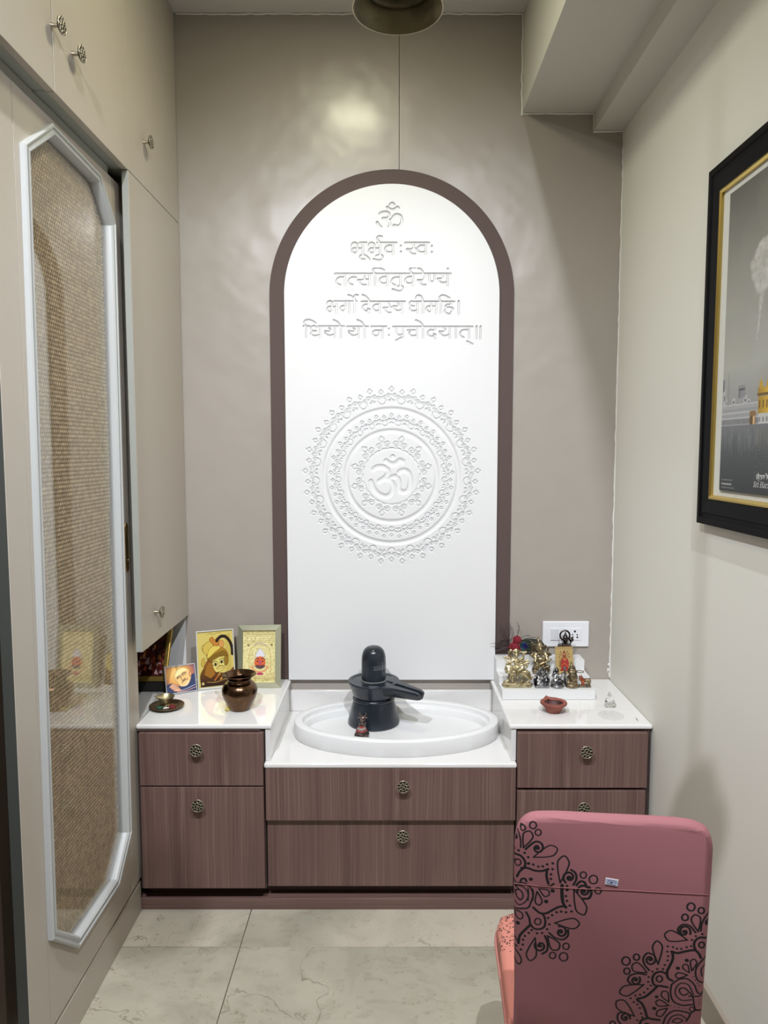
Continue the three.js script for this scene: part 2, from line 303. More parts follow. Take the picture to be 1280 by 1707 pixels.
{
  const t = thing('carved_panel', 'tall white arched panel with carved mantra lettering and a round mandala', 'panel');
  const rects = [[-0.065, 0.065, 2.222, 2.335], [-0.175, 0.175, 2.092, 2.2], [-0.345, 0.345, 1.798, 2.085], [-0.345, 0.345, 1.355 - 0.345, 1.355 + 0.345]];
  const s = archShape(RI, 0.608);
  rects.forEach(([a, b, c, d]) => { const h = new THREE.Path(); h.moveTo(a, c); h.lineTo(a, d); h.lineTo(b, d); h.lineTo(b, c); h.closePath(); s.holes.push(h); });
  obj('panel_face', extrude(s, PZ - 0.0008, 0, 64).translate(0, 0, 0.0008), M.white, t);
  const line = (w, list) => (g, at, k) => { g.strokeStyle = '#fff'; g.lineWidth = w * k; list.forEach((st) => { g.beginPath(); smoothPath(g, st.map((p) => at(p.x, p.y))); g.stroke(); }); };
  const cell = 0.00125;
  obj('carved_lettering', carvedGrid(...rects[0], cell, 0.0075, line(0.0072, OM_SMALL)), M.white, t);
  obj('carved_lettering', carvedGrid(...rects[1], cell, 0.0075, line(0.0056, LINE_1)), M.white, t);
  obj('carved_lettering', carvedGrid(...rects[2], cell, 0.0075, (g, at, k) => { line(0.0054, [...LINE_2, ...LINE_3])(g, at, k); line(0.0046, LINE_4)(g, at, k); }), M.white, t);
  obj('carved_mandala', carvedGrid(...rects[3], cell, 0.005, (g, at, k) => {
    const P = PX, pol = (a, lat, r) => at(MC.x + (Math.sin(a) * r + Math.cos(a) * lat) * P, MC.y + (Math.cos(a) * r - Math.sin(a) * lat) * P);
    const shade = (v) => { g.strokeStyle = g.fillStyle = 'rgb(' + v + ',' + v + ',' + v + ')'; };
    const run = (w, pts, smooth = true, close = false) => { g.lineWidth = w * P * k; g.beginPath(); if (smooth) smoothPath(g, pts); else pts.forEach((p, i) => (i ? g.lineTo(...p) : g.moveTo(...p))); if (close) g.closePath(); g.stroke(); };
    const ring = (r, w) => { g.lineWidth = w * P * k; g.beginPath(); g.arc(...at(MC.x, MC.y), r * P * k, 0, 7); g.stroke(); };
    for (const [w, v] of [[8.2, 90], [6, 170], [3.6, 255]]) { shade(v); ring(111.5, w); ring(75.7, w); }
    shade(150); ring(46.2, 1.6);
    for (const [w, v] of [[8.6, 120], [6.4, 200], [4.2, 255]]) { shade(v); OM_BIG.forEach((st) => run(w * (st.length > 4 ? 1 : 0.8), st.map((p) => at(p.x, p.y)))); }
    shade(230); g.beginPath(); g.arc(...at(OM_DOT.x, OM_DOT.y), 3.9 * P * k, 0, 7); g.fill();
    shade(235);
    const spiral = (a, lat, r, rad, dir, turns, start, w) => { const pts = []; for (let i = 0; i <= 14; i++) { const f = i / 14, th = start + dir * f * turns * 6.283, q = rad * (1 - 0.72 * f); pts.push(pol(a, lat + Math.cos(th) * q, r + Math.sin(th) * q)); } run(w, pts); };
    const diamond = (a, r, hw, hh, w) => run(w, [pol(a, 0, r + hh), pol(a, hw, r), pol(a, 0, r - hh), pol(a, -hw, r)], false, true);
    const crown = (N, R0, s, w) => {
      for (let i = 0; i < N; i++) {
        const a = i / N * 6.2832, b = (i + 0.5) / N * 6.2832;
        diamond(a, R0, 3.9 * s, 4.6 * s, w);
        for (const m of [-1, 1]) { spiral(a, 5.0 * s * m, R0 - 9.5 * s, 3.9 * s, m, 1.3, m > 0 ? 2.9 : 0.25, w); spiral(a, 3.0 * s * m, R0 - 19 * s, 2.3 * s, -m, 0.9, m > 0 ? 2.6 : 0.5, w); }
        g.beginPath(); g.arc(...pol(a, 0, R0 - 15 * s), 1.0 * s * P * k, 0, 7); g.fill();
        diamond(b, R0 - 4.2 * s, 3.6 * s, 4.2 * s, w);
        for (const m of [-1, 1]) { spiral(b, 5.0 * s * m, R0 - 12.6 * s, 3.8 * s, m, 1.3, m > 0 ? 2.9 : 0.25, w); g.beginPath(); g.arc(...pol(b, 9.6 * s * m, R0 - 14 * s), 0.9 * s * P * k, 0, 7); g.fill(); }
        run(w, [pol(b, -7.2 * s, R0 - 17 * s), pol(b, -4.6 * s, R0 - 22 * s), pol(b, 0, R0 - 24 * s), pol(b, 4.6 * s, R0 - 22 * s), pol(b, 7.2 * s, R0 - 17 * s)]);
      }
    };
    crown(25, 144, 1, 1.35); crown(25, 101.3, 0.7, 1.2);
    for (let i = 0; i < 12; i++) {
      const a = (i + 0.5) / 12 * 6.2832;
      run(1.3, [pol(a, 0, 69), pol(a, 4.6, 63.5), pol(a, 0, 57.5), pol(a, -4.6, 63.5)], false, true);
      for (const m of [-1, 1]) spiral(a + m * 0.131, 0, 55.2, 5.6, m, 1.45, m > 0 ? 2.5 : 0.65, 1.3);
      for (const q of [0, 0.2618]) run(1.2, [pol(a + q, -4, 47.8), pol(a + q, 4, 47.8)]);
    }
  }), M.white, t);
}

// ================================================================ CABINETS
// one knob: a stem and a dished disc with a net of raised cells; built along +z
const knobParts = (() => {
  const stem = lathe([[0.0055, 0], [0.0065, 0.001], [0.005, 0.004], [0.0045, 0.016], [0.007, 0.02], [0.001, 0.021]], 20).rotateX(Math.PI / 2);
  const disc = lathe([[0.0008, 0.0165], [0.012, 0.018], [0.0185, 0.0215], [0.0195, 0.0235], [0.0188, 0.0248], [0.0165, 0.0236], [0.0008, 0.0258]], 40).rotateX(Math.PI / 2);
  const net = [new THREE.TorusGeometry(0.0188, 0.0011, 6, 40).translate(0, 0, 0.0242)], r = rng(3);
  const add = (x, y, s) => { const q = Math.hypot(x, y) / 0.019; net.push(new THREE.TorusGeometry(s, 0.00085, 5, 6).rotateZ(r() * 2).scale(1, 0.9 + r() * 0.2, 1).translate(x, y, 0.0261 - 0.0022 * q * q)); };
  for (let i = 0; i < 4; i++) { const a = i * 1.5708 + 0.3; add(Math.cos(a) * 0.0062, Math.sin(a) * 0.0062, 0.0048); }
  for (let i = 0; i < 9; i++) { const a = i * 0.6981; add(Math.cos(a) * 0.0143, Math.sin(a) * 0.0143, 0.0047); }
  return { stem, disc, net: merged(net) };
})();
M.knobDark = std({ color: lin(0.022, 0.02, 0.016), metalness: 0.7, roughness: 0.45 });
M.knobNet = std({ color: lin(0.50, 0.45, 0.35), metalness: 1, roughness: 0.32 });
M.knobStem = std({ color: lin(0.33, 0.29, 0.22), metalness: 1, roughness: 0.35 });
const knobMats = [M.knobNet, M.knobDark];
function addKnob(parent, x, y, z, turn = 0, label) {
  const parts = [mergeGeometries([knobParts.net, knobParts.stem].map(bare)), bare(knobParts.disc)].map((k) => k.clone().rotateY(turn).translate(x, y, z));
  const g = mergeGeometries(parts, true);
  const n = shadowed(new THREE.Mesh(g, knobMats)); n.name = 'knob'; if (label) n.userData.label = label;
  parent.add(n);
}
function bare(g) { const k = g.index ? g.toNonIndexed() : g.clone(); for (const a of Object.keys(k.attributes)) if (!['position', 'normal'].includes(a)) k.deleteAttribute(a); return k; }
let woodShift = 0;
function drawerFront(name, x0, x1, y0, y1, z0, z1, parent) {
  const g = box(x0, x1, y0, y1, z0, z1, 0.0012), uv = g.attributes.uv; woodShift += 0.137;
  for (let i = 0; i < uv.count; i++) uv.setX(i, uv.getX(i) + woodShift);
  return obj(name, g, M.wood, parent);
}
const DZ = 0.465, DB = 0.447, CX = [-0.789, -0.3925, 0.3855, 0.802];
{
  const t = thing('base_cabinet', 'brown woodgrain base cabinet under the counter with the copper pot', 'cabinet');
  obj('carcass', [box(CX[0], CX[1] - 0.001, 0.07, 0.589, 0.004, 0.443, 0.001)], M.carcass, t);
  obj('rail', box(CX[0] + 0.003, CX[1] - 0.012, 0.587, 0.5895, 0.443, 0.455, 0.0006), M.woodEdge, t);
  const a = drawerFront('drawer', -0.7765, -0.396, 0.4165, 0.5835, DB, DZ, t); addKnob(a, -0.595, 0.539, DZ);
  const b = drawerFront('drawer', -0.7765, -0.396, 0.084, 0.4115, DB, DZ, t); addKnob(b, -0.594, 0.364, DZ);
}
{
  const t = thing('base_cabinet', 'low wide brown woodgrain cabinet under the oval basin', 'cabinet');
  obj('carcass', [box(CX[1] + 0.001, CX[2] - 0.001, 0.07, 0.471, 0.004, 0.4295, 0.001)], M.carcass, t);
  const a = drawerFront('drawer', -0.3895, 0.3825, 0.3045, 0.4715, 0.4305, DZ, t); addKnob(a, 0.035, 0.424, DZ);
  const b = drawerFront('drawer', -0.3895, 0.3825, 0.080, 0.300, 0.4305, DZ - 0.018, t); addKnob(b, 0.034, 0.256, DZ - 0.018);
}
{
  const t = thing('base_cabinet', 'brown woodgrain base cabinet under the counter with the stepped stand, behind the pink chair', 'cabinet');
  obj('carcass', [box(CX[2] + 0.001, CX[3], 0.07, 0.5875, 0.004, 0.443, 0.001)], M.carcass, t);
  const a = drawerFront('drawer', 0.387, 0.7865, 0.4095, 0.5835, DB, DZ, t); addKnob(a, 0.593, 0.533, DZ);
  const b = drawerFront('drawer', 0.387, 0.7835, 0.084, 0.4005, DB, DZ, t); addKnob(b, 0.588, 0.355, DZ);
}
{
  const kick = box(-0.79, 0.802, 0.0375, 0.0695, 0.385, 0.402, 0.001);
  const g = box(-0.795, 0.802, 0.0005, 0.037, 0.385, 0.4435, 0.001), uv = g.attributes.uv;
  for (let i = 0; i < uv.count; i++) uv.setXY(i, uv.getY(i) + 0.31, uv.getX(i));
  const pb = obj('plinth_board', g, M.wood); obj('kick_board', kick, M.woodEdge, pb);
  tag(pb, 'long brown wooden plinth board on the floor below the altar cabinets', 'plinth');
}
// ---------------------------------------------------------------- white stone tops
const stoneMap = tex(512, 512, (u, v) => {
  const w = fbm(u * 3, v * 3, 8, 4, 3, 3), ve = Math.abs(fbm(u * 4 + w, v * 3 + w, 61, 5, 4, 3) - 0.5);
  return mix([0.885, 0.88, 0.87], [0.78, 0.77, 0.75], Math.max(0, 1 - ve / 0.016) * 0.16 + (w - 0.5) * 0.10);
});
stoneMap.repeat.set(1.3, 1.3);
M.stone = phys({ map: stoneMap, roughness: 0.07, specularIntensity: 0.9 });
M.basin = std({ color: lin(0.76, 0.76, 0.755), roughness: 0.32 });
const YT = 0.605, YC = 0.488;
tag(obj('countertop', [box(-0.79, -0.371, YT - 0.0155, YT, 0.0005, 0.452, 0.006, 3)], M.stone), 'glossy white stone countertop carrying the copper pot and picture frames', 'countertop');
tag(obj('countertop', [box(0.363, XR - 0.001, YT - 0.0155, YT, 0.0005, 0.452, 0.006, 3)], M.stone), 'glossy white stone countertop carrying the stepped stand of figurines', 'countertop');
tag(obj('countertop', [box(-0.394, 0.3855, YC - 0.016, YC, 0.0005, 0.467, 0.006, 3)], M.stone), 'lower white stone slab under the oval basin', 'countertop');
tag(obj('side_slab', box(-0.3915, -0.376, YC + 0.0005, YT - 0.016, 0.0005, 0.447, 0.002, 2), M.stone), 'upright white stone slab beside the basin under the copper pot counter', 'slab');
tag(obj('side_slab', box(0.3695, 0.385, YC + 0.0005, YT - 0.016, 0.0005, 0.447, 0.002, 2), M.stone), 'upright white stone slab beside the basin under the figurine counter', 'slab');
tag(obj('upstand', [box(-0.3755, 0.369, YC + 0.0005, 0.566, 0.0005, 0.016, 0.002, 2)], M.stone), 'narrow white stone upstand behind the oval basin', 'upstand');
tag(obj('shelf_slab', [box(-1.32, -0.7915, YT - 0.03, YT - 0.001, 0.0005, 0.41, 0.002, 1)], std({ map: stoneMap, color: lin(0.72, 0.71, 0.69), roughness: 0.22 })), 'greyer stone slab in the recess under the tall cupboard', 'shelf');
// ---------------------------------------------------------------- oval basin
{
  const t = thing('oval_basin', 'shallow oval white basin with a raised rim under the black lingam', 'basin', [0.0145, YC, 0.2225]);
  const A = 0.347, B = 0.204, rim = [[0.0, 0.0005], [0.004, 0.0005], [0.006, 0.003], [0.0055, 0.048], [0.004, 0.0515], [0.0005, 0.053], [-0.020, 0.053], [-0.0235, 0.0518], [-0.025, 0.048], [-0.025, 0.036], [-0.0265, 0.0345], [-0.035, 0.0335], [-0.0365, 0.032], [-0.0385, 0.011]];
  const n = 128, pos = [], idx = [], m = rim.length;
  for (let i = 0; i <= n; i++) { const a = i / n * Math.PI * 2; rim.forEach(([d, y]) => pos.push(Math.cos(a) * (A - 0.006 + d), y, Math.sin(a) * (B - 0.006 + d))); }
  for (let i = 0; i < n; i++) for (let j = 0; j < m - 1; j++) { const a = i * m + j, b = a + m; idx.push(a, a + 1, b, a + 1, b + 1, b); }
  const g = new THREE.BufferGeometry(); g.setAttribute('position', new THREE.Float32BufferAttribute(pos, 3)); g.setIndex(idx); g.computeVertexNormals();
  obj('rim', toCreasedNormals(g, 0.9), M.basin, t);
  obj('bowl_floor', new THREE.CylinderGeometry(1, 1, 0.0105, 96).scale(A - 0.042, 1, B - 0.042).translate(0, 0.0057, 0), M.basin, t);
}
tag(obj('pebble', new THREE.DodecahedronGeometry(0.004, 1).scale(0.8, 1.1, 0.8).translate(onY(785, 1193, 0.5).x, 0.503, onY(785, 1193, 0.5).z), M.dark), 'tiny dark crumb lying alone on the basin floor', 'crumb');

// ================================================================ WARDROBE WALL ON THE LEFT
const XA = -0.747, XD = -0.79;
{
  // loft cupboards and the tall cupboard over the counter: doors with knobs
  const knobAt = (door, z, y) => addKnob(door, XA, y, z, Math.PI / 2);
  const LB = 2.2395, g = 0.0014;
  const t0 = thing('loft_cupboard', 'short beige cupboard door block at the ceiling beside the back wall', 'cupboard');
  obj('carcass', box(-1.30, XA - 0.019, LB + 0.002, CEIL - 0.001, 0.002, 0.494, 0.001), M.doorEdge, t0);
  knobAt(obj('door', box(XA - 0.0185, XA, LB + g, CEIL - 0.002, 0.003, 0.495 - g, 0.001), M.door, t0), 0.354, 2.371);
  const t1 = thing('loft_cupboard', 'beige loft cupboard over the rattan sliding door, its knob beside the door joint', 'cupboard');
  obj('carcass', box(-1.30, XA - 0.019, LB + 0.002, CEIL - 0.001, 0.496, 0.945, 0.001), M.doorEdge, t1);
  knobAt(obj('door', box(XA - 0.0185, XA, LB, CEIL - 0.002, 0.495 + g, 0.945 - g, 0.001), M.door, t1), 0.845, 2.371);
  const t2 = thing('loft_cupboard', 'beige loft cupboard nearest the camera, cut by the picture edge', 'cupboard');
  obj('carcass', box(-1.30, XA - 0.019, LB + 0.002, CEIL - 0.001, 0.947, 1.90, 0.001), M.doorEdge, t2);
  knobAt(obj('door', box(XA - 0.0185, XA, LB, CEIL - 0.002, 0.945 + g, 1.42, 0.001), M.door, t2), 0.949, 2.377);
  obj('door', box(XA - 0.0185, XA, LB, CEIL - 0.002, 1.423, 1.9, 0.001), M.door, t2);
  const t3 = thing('tall_cupboard', 'tall narrow beige wall cupboard hanging over the counter beside the altar', 'cupboard');
  obj('carcass', box(-1.30, XA - 0.0195, 0.862, LB, 0.002, 0.405, 0.001), M.doorEdge, t3);
  const d = obj('door', box(-0.0185, 0, 0.845 - LB, -g, -0.491 + g, 0, 0.001), M.door, t3);
  d.position.set(XA + 0.0005, LB, 0.494); d.rotation.set(0, 0, 0);
  addKnob(d, 0, 0.94 - LB, 0.371 - 0.494, Math.PI / 2);
  obj('edge_band', box(XA - 0.0182, XA - 0.0002, 0.846, LB - 0.001, 0.4943, 0.496, 0.0004), M.doorEdge, t3);
  // back board of the recess under it
  tag(obj('recess_board', box(-1.32, -0.757, YT + 0.0005, 0.861, 0.0005, 0.006, 0.001), M.white), 'white back board of the recess under the tall cupboard', 'board');
  // wardrobe body
  const t = thing('wardrobe', 'beige wardrobe body with a low plinth and dark gap around its sliding doors', 'wardrobe');
  obj('plinth', box(-1.30, XD, 0.0005, 0.098, 0.446, 1.9, 0.0015), M.door, t);
  obj('top_rail', box(-1.30, XD - 0.004, 2.215, LB, 0.521, 1.9, 0.001), M.doorEdge, t);
  obj('side_panel', box(-1.30, -0.868, 0.1, 0.573, 0.5055, 0.523, 0.001), M.doorEdge, t);
  obj('side_panel', box(-1.30, -0.80, 0.1, 2.214, 1.88, 1.9, 0.001), M.doorEdge, t);
  obj('back_panel', box(-1.32, -1.30, 0.1, 2.214, 0.5055, 1.9, 0.001), M.dark, t);
  obj('inner_door', box(-0.893, -0.872, 0.104, 2.21, 1.04, 1.875, 0.001), std({ color: lin(0.12, 0.085, 0.055), roughness: 0.55 }), t, 'brown sliding door set back in the dark gap');
}
{
  // sliding door: three boards around an eight-sided opening, moulding, cane, glass and a flush pull
  const t = thing('sliding_door', 'beige sliding wardrobe door with an elongated octagonal cane window and pale moulding', 'door', [XD, 0, 0]);
  const Z0 = 0.416, Z1 = 1.142, Y0 = 0.1075, Y1 = 2.2145, T = 0.026;
  // outline in (z, y); mapped so that shape x = -z, extruded towards +x
  const oct = (i) => [[0.540 + i, 0.310 + 0.42 * i], [0.650 + 0.42 * i, 0.209 + i], [0.917 - 0.42 * i, 0.213 + i], [1.048 - i, 0.327 + 0.42 * i], [1.024 - i, 2.098 - 0.42 * i], [0.889 - 0.42 * i, 2.196 - i], [0.616 + 0.42 * i, 2.184 - i], [0.516 + i, 2.083 - 0.42 * i]];
  const put = (g) => metreUV(g.rotateY(Math.PI / 2));
  const zy = (pts) => poly(pts.map(([z, y]) => [-z, y]));
  const za = 0.516, zb = 1.05, gap = 0.0007;
  const mid = zy([[za + gap, Y0], [zb - gap, Y0], [zb - gap, Y1], [za + gap, Y1]]);
  const hole = new THREE.Path(); const op = oct(0.018).map(([z, y]) => [-z, y]); op.forEach(([x, y], i) => (i ? hole.lineTo(x, y) : hole.moveTo(x, y))); hole.closePath(); mid.holes.push(hole);
  obj('door_board', put(extrude(mid, T, 0.0005)).translate(-T, 0, 0), M.door, t);
  obj('door_board', box(-T, 0, Y0, Y1, Z0, za - gap, 0.001), M.door, t);
  obj('door_board', box(-T, 0, Y0, Y1, zb + gap, Z1, 0.001), M.door, t);
  obj('edge_strip', box(-T + 0.001, -0.001, Y0, Y1, Z1 + 0.0002, Z1 + 0.002, 0.0005), std({ color: lin(0.055, 0.059, 0.052), roughness: 0.45 }), t);
  // moulding: stepped profile carried round the octagon
  const prof = [[-0.001, 0], [-0.001, 0.011], [0.003, 0.014], [0.007, 0.0135], [0.0085, 0.0105], [0.012, 0.0095], [0.015, 0.012], [0.02, 0.0125], [0.0235, 0.009], [0.0255, 0.004], [0.0255, -0.012]];
  const mg = [];
  const rings = prof.map(([i, h]) => oct(i).map(([z, y]) => [h, y, z]));
  for (let s = 0; s < 8; s++) {
    const e = (s + 1) % 8, pos = [], idx = [];
    prof.forEach((_, j) => pos.push(...rings[j][s], ...rings[j][e]));
    for (let j = 0; j < prof.length - 1; j++) { const a = 2 * j; idx.push(a, a + 1, a + 2, a + 1, a + 3, a + 2); }
    const q = new THREE.BufferGeometry(); q.setAttribute('position', new THREE.Float32BufferAttribute(pos, 3)); q.setIndex(idx); q.computeVertexNormals();
    const m = obj('moulding', toCreasedNormals(q, 0.7), M.trim, t);
  }
  // cane weave: crossing strands standing proud of a tan backing
  const back = zy(oct(0.022));
  obj('cane_backing', put(extrude(back, 0.003)).translate(-0.022, 0, 0), std({ color: lin(0.20, 0.15, 0.085), roughness: 0.8 }), t);
  const cellY = 0.0104, cellZ = 0.0104, st = new THREE.SphereGeometry(1, 8, 5), list = [], r = rng(77), Mx = new THREE.Matrix4(), q = new THREE.Quaternion(), E = new THREE.Euler();
  const inside = (z, y) => { const o = oct(0.024); let c = false; for (let i = 0, j = 7; i < 8; j = i++) if ((o[i][1] > y) !== (o[j][1] > y) && z < (o[j][0] - o[i][0]) * (y - o[i][1]) / (o[j][1] - o[i][1]) + o[i][0]) c = !c; return c; };
  let jy = 0;
  for (let y = 0.215; y < 2.19; y += cellY, jy++) { let jz = 0; for (let z = 0.53; z < 1.05; z += cellZ, jz++) if (inside(z, y)) { list.push([z + (jy % 2) * cellZ * 0.5, y, (jz + jy) % 2]); } }
  const inst = new THREE.InstancedMesh(st, std({ color: lin(0.40, 0.315, 0.19), roughness: 0.55 }), list.length * 2); inst.name = 'cane_weave'; inst.userData.kind = 'stuff'; shadowed(inst);
  const col = new THREE.Color();
  list.forEach(([z, y, k], i) => {
    const v = 0.8 + r() * 0.4;
    E.set(0.95 + (r() - 0.5) * 0.25, 0, 0); q.setFromEuler(E); Mx.compose(V3(-0.0182, y, z), q, V3(0.003, 0.0026, 0.0066)); inst.setMatrixAt(2 * i, Mx); inst.setColorAt(2 * i, col.setRGB(v, v * 0.99, v * 0.96));
    E.set(-0.75 + (r() - 0.5) * 0.25, 0, 0); q.setFromEuler(E); Mx.compose(V3(-0.0188, y + cellY * 0.5, z + cellZ * 0.12), q, V3(0.002, 0.0018, 0.0062)); inst.setMatrixAt(2 * i + 1, Mx); inst.setColorAt(2 * i + 1, col.setRGB(v * 0.82, v * 0.79, v * 0.74));
  });
  t.add(inst);
  obj('glass_pane', put(extrude(zy(oct(0.0235)), 0.003)).translate(-0.009, 0, 0), M.pane, t);
  // flush pull
  const slot = (w, h) => { const s = new THREE.Shape(), a = h / 2 - w / 2; s.absarc(0, a, w / 2, 0, Math.PI, false); s.absarc(0, -a, w / 2, Math.PI, 2 * Math.PI, false); s.closePath(); return s; };
  const plate = slot(0.026, 0.146), cut = new THREE.Path(slot(0.011, 0.082).getPoints(12)); plate.holes.push(cut);
  const pull = obj('pull', put(extrude(plate, 0.0022, 0.0005, 12)).translate(0, 1.16, 0.479), std({ color: lin(0.62, 0.42, 0.16), metalness: 1, roughness: 0.28 }), t);
  obj('recess', put(extrude(slot(0.0112, 0.0825), 0.0006, 0, 12)).translate(0.0001, 1.16, 0.479), M.dark, pull);
}

// ================================================================ SCULPTED FIGURES
// A figure is a list of round-ended bones and ellipsoids joined by a smooth minimum and meshed as one surface.
const smin = (a, b, k) => { const h = Math.max(k - Math.abs(a - b), 0) / k; return Math.min(a, b) - h * h * k * 0.25; };
const bone = (a, b, ra, rb = ra) => {
  const ax = a[0], ay = a[1], az = a[2], dx = b[0] - ax, dy = b[1] - ay, dz = b[2] - az, l2 = dx * dx + dy * dy + dz * dz + 1e-12, m = Math.max(ra, rb);
  return { lo: [0, 1, 2].map((i) => Math.min(a[i], b[i]) - m), hi: [0, 1, 2].map((i) => Math.max(a[i], b[i]) + m), d: (x, y, z) => { const px = x - ax, py = y - ay, pz = z - az, t = Math.max(0, Math.min(1, (px * dx + py * dy + pz * dz) / l2)); return Math.hypot(px - dx * t, py - dy * t, pz - dz * t) - (ra + (rb - ra) * t); } };
};
const ball = (c, r, turn = 0) => {
  const [rx, ry, rz] = Array.isArray(r) ? r : [r, r, r], s = Math.min(rx, ry, rz), m = Math.max(rx, ry, rz), cs = Math.cos(turn), sn = Math.sin(turn);
  return { lo: c.map((v) => v - m), hi: c.map((v) => v + m), d: (x, y, z) => { const X = x - c[0], Y = y - c[1], px = (X * cs + Y * sn) / rx, py = (-X * sn + Y * cs) / ry, pz = (z - c[2]) / rz, k = Math.hypot(px, py, pz); return k < 1e-6 ? -s : (k - 1) * (k * Math.min(rx, ry, rz)) / Math.max(1e-6, Math.hypot(px / rx, py / ry, pz / rz) * Math.min(rx, ry, rz)) ; } };
};
const slab = (c, h, r) => ({ lo: c.map((v, i) => v - h[i]), hi: c.map((v, i) => v + h[i]), d: (x, y, z) => { const a = Math.abs(x - c[0]) - h[0] + r, b = Math.abs(y - c[1]) - h[1] + r, e = Math.abs(z - c[2]) - h[2] + r; return Math.hypot(Math.max(a, 0), Math.max(b, 0), Math.max(e, 0)) + Math.min(Math.max(a, b, e), 0) - r; } });
const disc = (c, r, h, q = 0.001) => ({ lo: [c[0] - r, c[1] - h, c[2] - r], hi: [c[0] + r, c[1] + h, c[2] + r], d: (x, y, z) => { const a = Math.hypot(x - c[0], z - c[2]) - r + q, b = Math.abs(y - c[1]) - h + q; return Math.hypot(Math.max(a, 0), Math.max(b, 0)) + Math.min(Math.max(a, b), 0) - q; } });
const hoop = (c, R0, r) => ({ lo: [c[0] - R0 - r, c[1] - R0 - r, c[2] - r], hi: [c[0] + R0 + r, c[1] + R0 + r, c[2] + r], d: (x, y, z) => Math.hypot(Math.hypot(x - c[0], y - c[1]) - R0, z - c[2]) - r });
function chain(pts, r0, r1 = r0) { const n = pts.length - 1; return pts.slice(0, -1).map((p, i) => bone(p, pts[i + 1], r0 + (r1 - r0) * i / n, r0 + (r1 - r0) * (i + 1) / n)); }
function sculpt(parts, cell, k) {
  const pad = cell * 2 + k, lo = [0, 1, 2].map((i) => Math.min(...parts.map((p) => p.lo[i])) - pad), hi = [0, 1, 2].map((i) => Math.max(...parts.map((p) => p.hi[i])) + pad);
  const n = [0, 1, 2].map((i) => Math.ceil((hi[i] - lo[i]) / cell) + 1), [nx, ny, nz] = n, F = new Float32Array(nx * ny * nz).fill(1), at = (i, j, l) => (l * ny + j) * nx + i, reach = k + cell * 2;
  for (const p of parts) {
    const a = [0, 1, 2].map((i) => Math.max(0, Math.floor((p.lo[i] - reach - lo[i]) / cell))), b = [0, 1, 2].map((i) => Math.min(n[i] - 1, Math.ceil((p.hi[i] + reach - lo[i]) / cell)));
    for (let l = a[2]; l <= b[2]; l++) for (let j = a[1]; j <= b[1]; j++) for (let i = a[0]; i <= b[0]; i++) { const q = at(i, j, l); F[q] = smin(F[q], p.d(lo[0] + i * cell, lo[1] + j * cell, lo[2] + l * cell), k); }
  }
  const id = new Int32Array(nx * ny * nz).fill(-1), pos = [], idx = [];
  for (let l = 0; l < nz - 1; l++) for (let j = 0; j < ny - 1; j++) for (let i = 0; i < nx - 1; i++) {
    let c = 0, sx = 0, sy = 0, sz = 0, inside = 0; const v = [];
    for (let q = 0; q < 8; q++) { const f = F[at(i + (q & 1), j + ((q >> 1) & 1), l + (q >> 2))]; v.push(f); if (f < 0) inside++; }
    if (!inside || inside === 8) continue;
    for (let a = 0; a < 8; a++) for (const bit of [1, 2, 4]) { const b = a | bit; if (b === a || (v[a] < 0) === (v[b] < 0)) continue; const t = v[a] / (v[a] - v[b]); sx += (a & 1) + (bit === 1 ? t : 0); sy += ((a >> 1) & 1) + (bit === 2 ? t : 0); sz += (a >> 2) + (bit === 4 ? t : 0); c++; }
    id[at(i, j, l)] = pos.length / 3; pos.push(lo[0] + (i + sx / c) * cell, lo[1] + (j + sy / c) * cell, lo[2] + (l + sz / c) * cell);
  }
  const quad = (a, b, c, d, flip) => { if (a < 0 || b < 0 || c < 0 || d < 0) return; flip ? idx.push(a, c, b, a, d, c) : idx.push(a, b, c, a, c, d); };
  for (let l = 1; l < nz - 1; l++) for (let j = 1; j < ny - 1; j++) for (let i = 1; i < nx - 1; i++) {
    const f = F[at(i, j, l)] < 0;
    if (f !== F[at(i + 1, j, l)] < 0) quad(id[at(i, j - 1, l - 1)], id[at(i, j, l - 1)], id[at(i, j, l)], id[at(i, j - 1, l)], !f);
    if (f !== F[at(i, j + 1, l)] < 0) quad(id[at(i - 1, j, l - 1)], id[at(i - 1, j, l)], id[at(i, j, l)], id[at(i, j, l - 1)], !f);
    if (f !== F[at(i, j, l + 1)] < 0) quad(id[at(i - 1, j - 1, l)], id[at(i, j - 1, l)], id[at(i, j, l)], id[at(i - 1, j, l)], !f);
  }
  const g = new THREE.BufferGeometry(); g.setAttribute('position', new THREE.Float32BufferAttribute(pos, 3)); g.setIndex(idx); g.computeVertexNormals();
  return g;
}
const patina = (a, b, seed) => tex(128, 128, (u, v) => mix(a, b, Math.max(0, Math.min(1, (fbm(u * 6, v * 6, seed, 4, 6, 6) - 0.35) * 3))));
const spherical = (g) => { // wraps a small patina map round a figure, in its own metres
  const p = g.attributes.position, uv = new Float32Array(p.count * 2); for (let i = 0; i < p.count; i++) { uv[2 * i] = (p.getX(i) + p.getZ(i) * 0.7) * 14; uv[2 * i + 1] = (p.getY(i) + p.getZ(i) * 0.3) * 14; }
  g.setAttribute('uv', new THREE.BufferAttribute(uv, 2)); return g;
};
M.brass = std({ map: patina([0.82, 0.77, 0.62], [0.56, 0.51, 0.38], 4), metalness: 0.9, roughness: 0.40 });
M.brassOld = std({ map: patina([0.68, 0.62, 0.49], [0.40, 0.36, 0.28], 14), metalness: 0.9, roughness: 0.38 });
M.silver = std({ map: patina([0.66, 0.66, 0.66], [0.24, 0.24, 0.25], 6), metalness: 1, roughness: 0.36 });
M.bronze = std({ map: patina([0.60, 0.54, 0.43], [0.36, 0.32, 0.25], 8), metalness: 0.9, roughness: 0.40 });
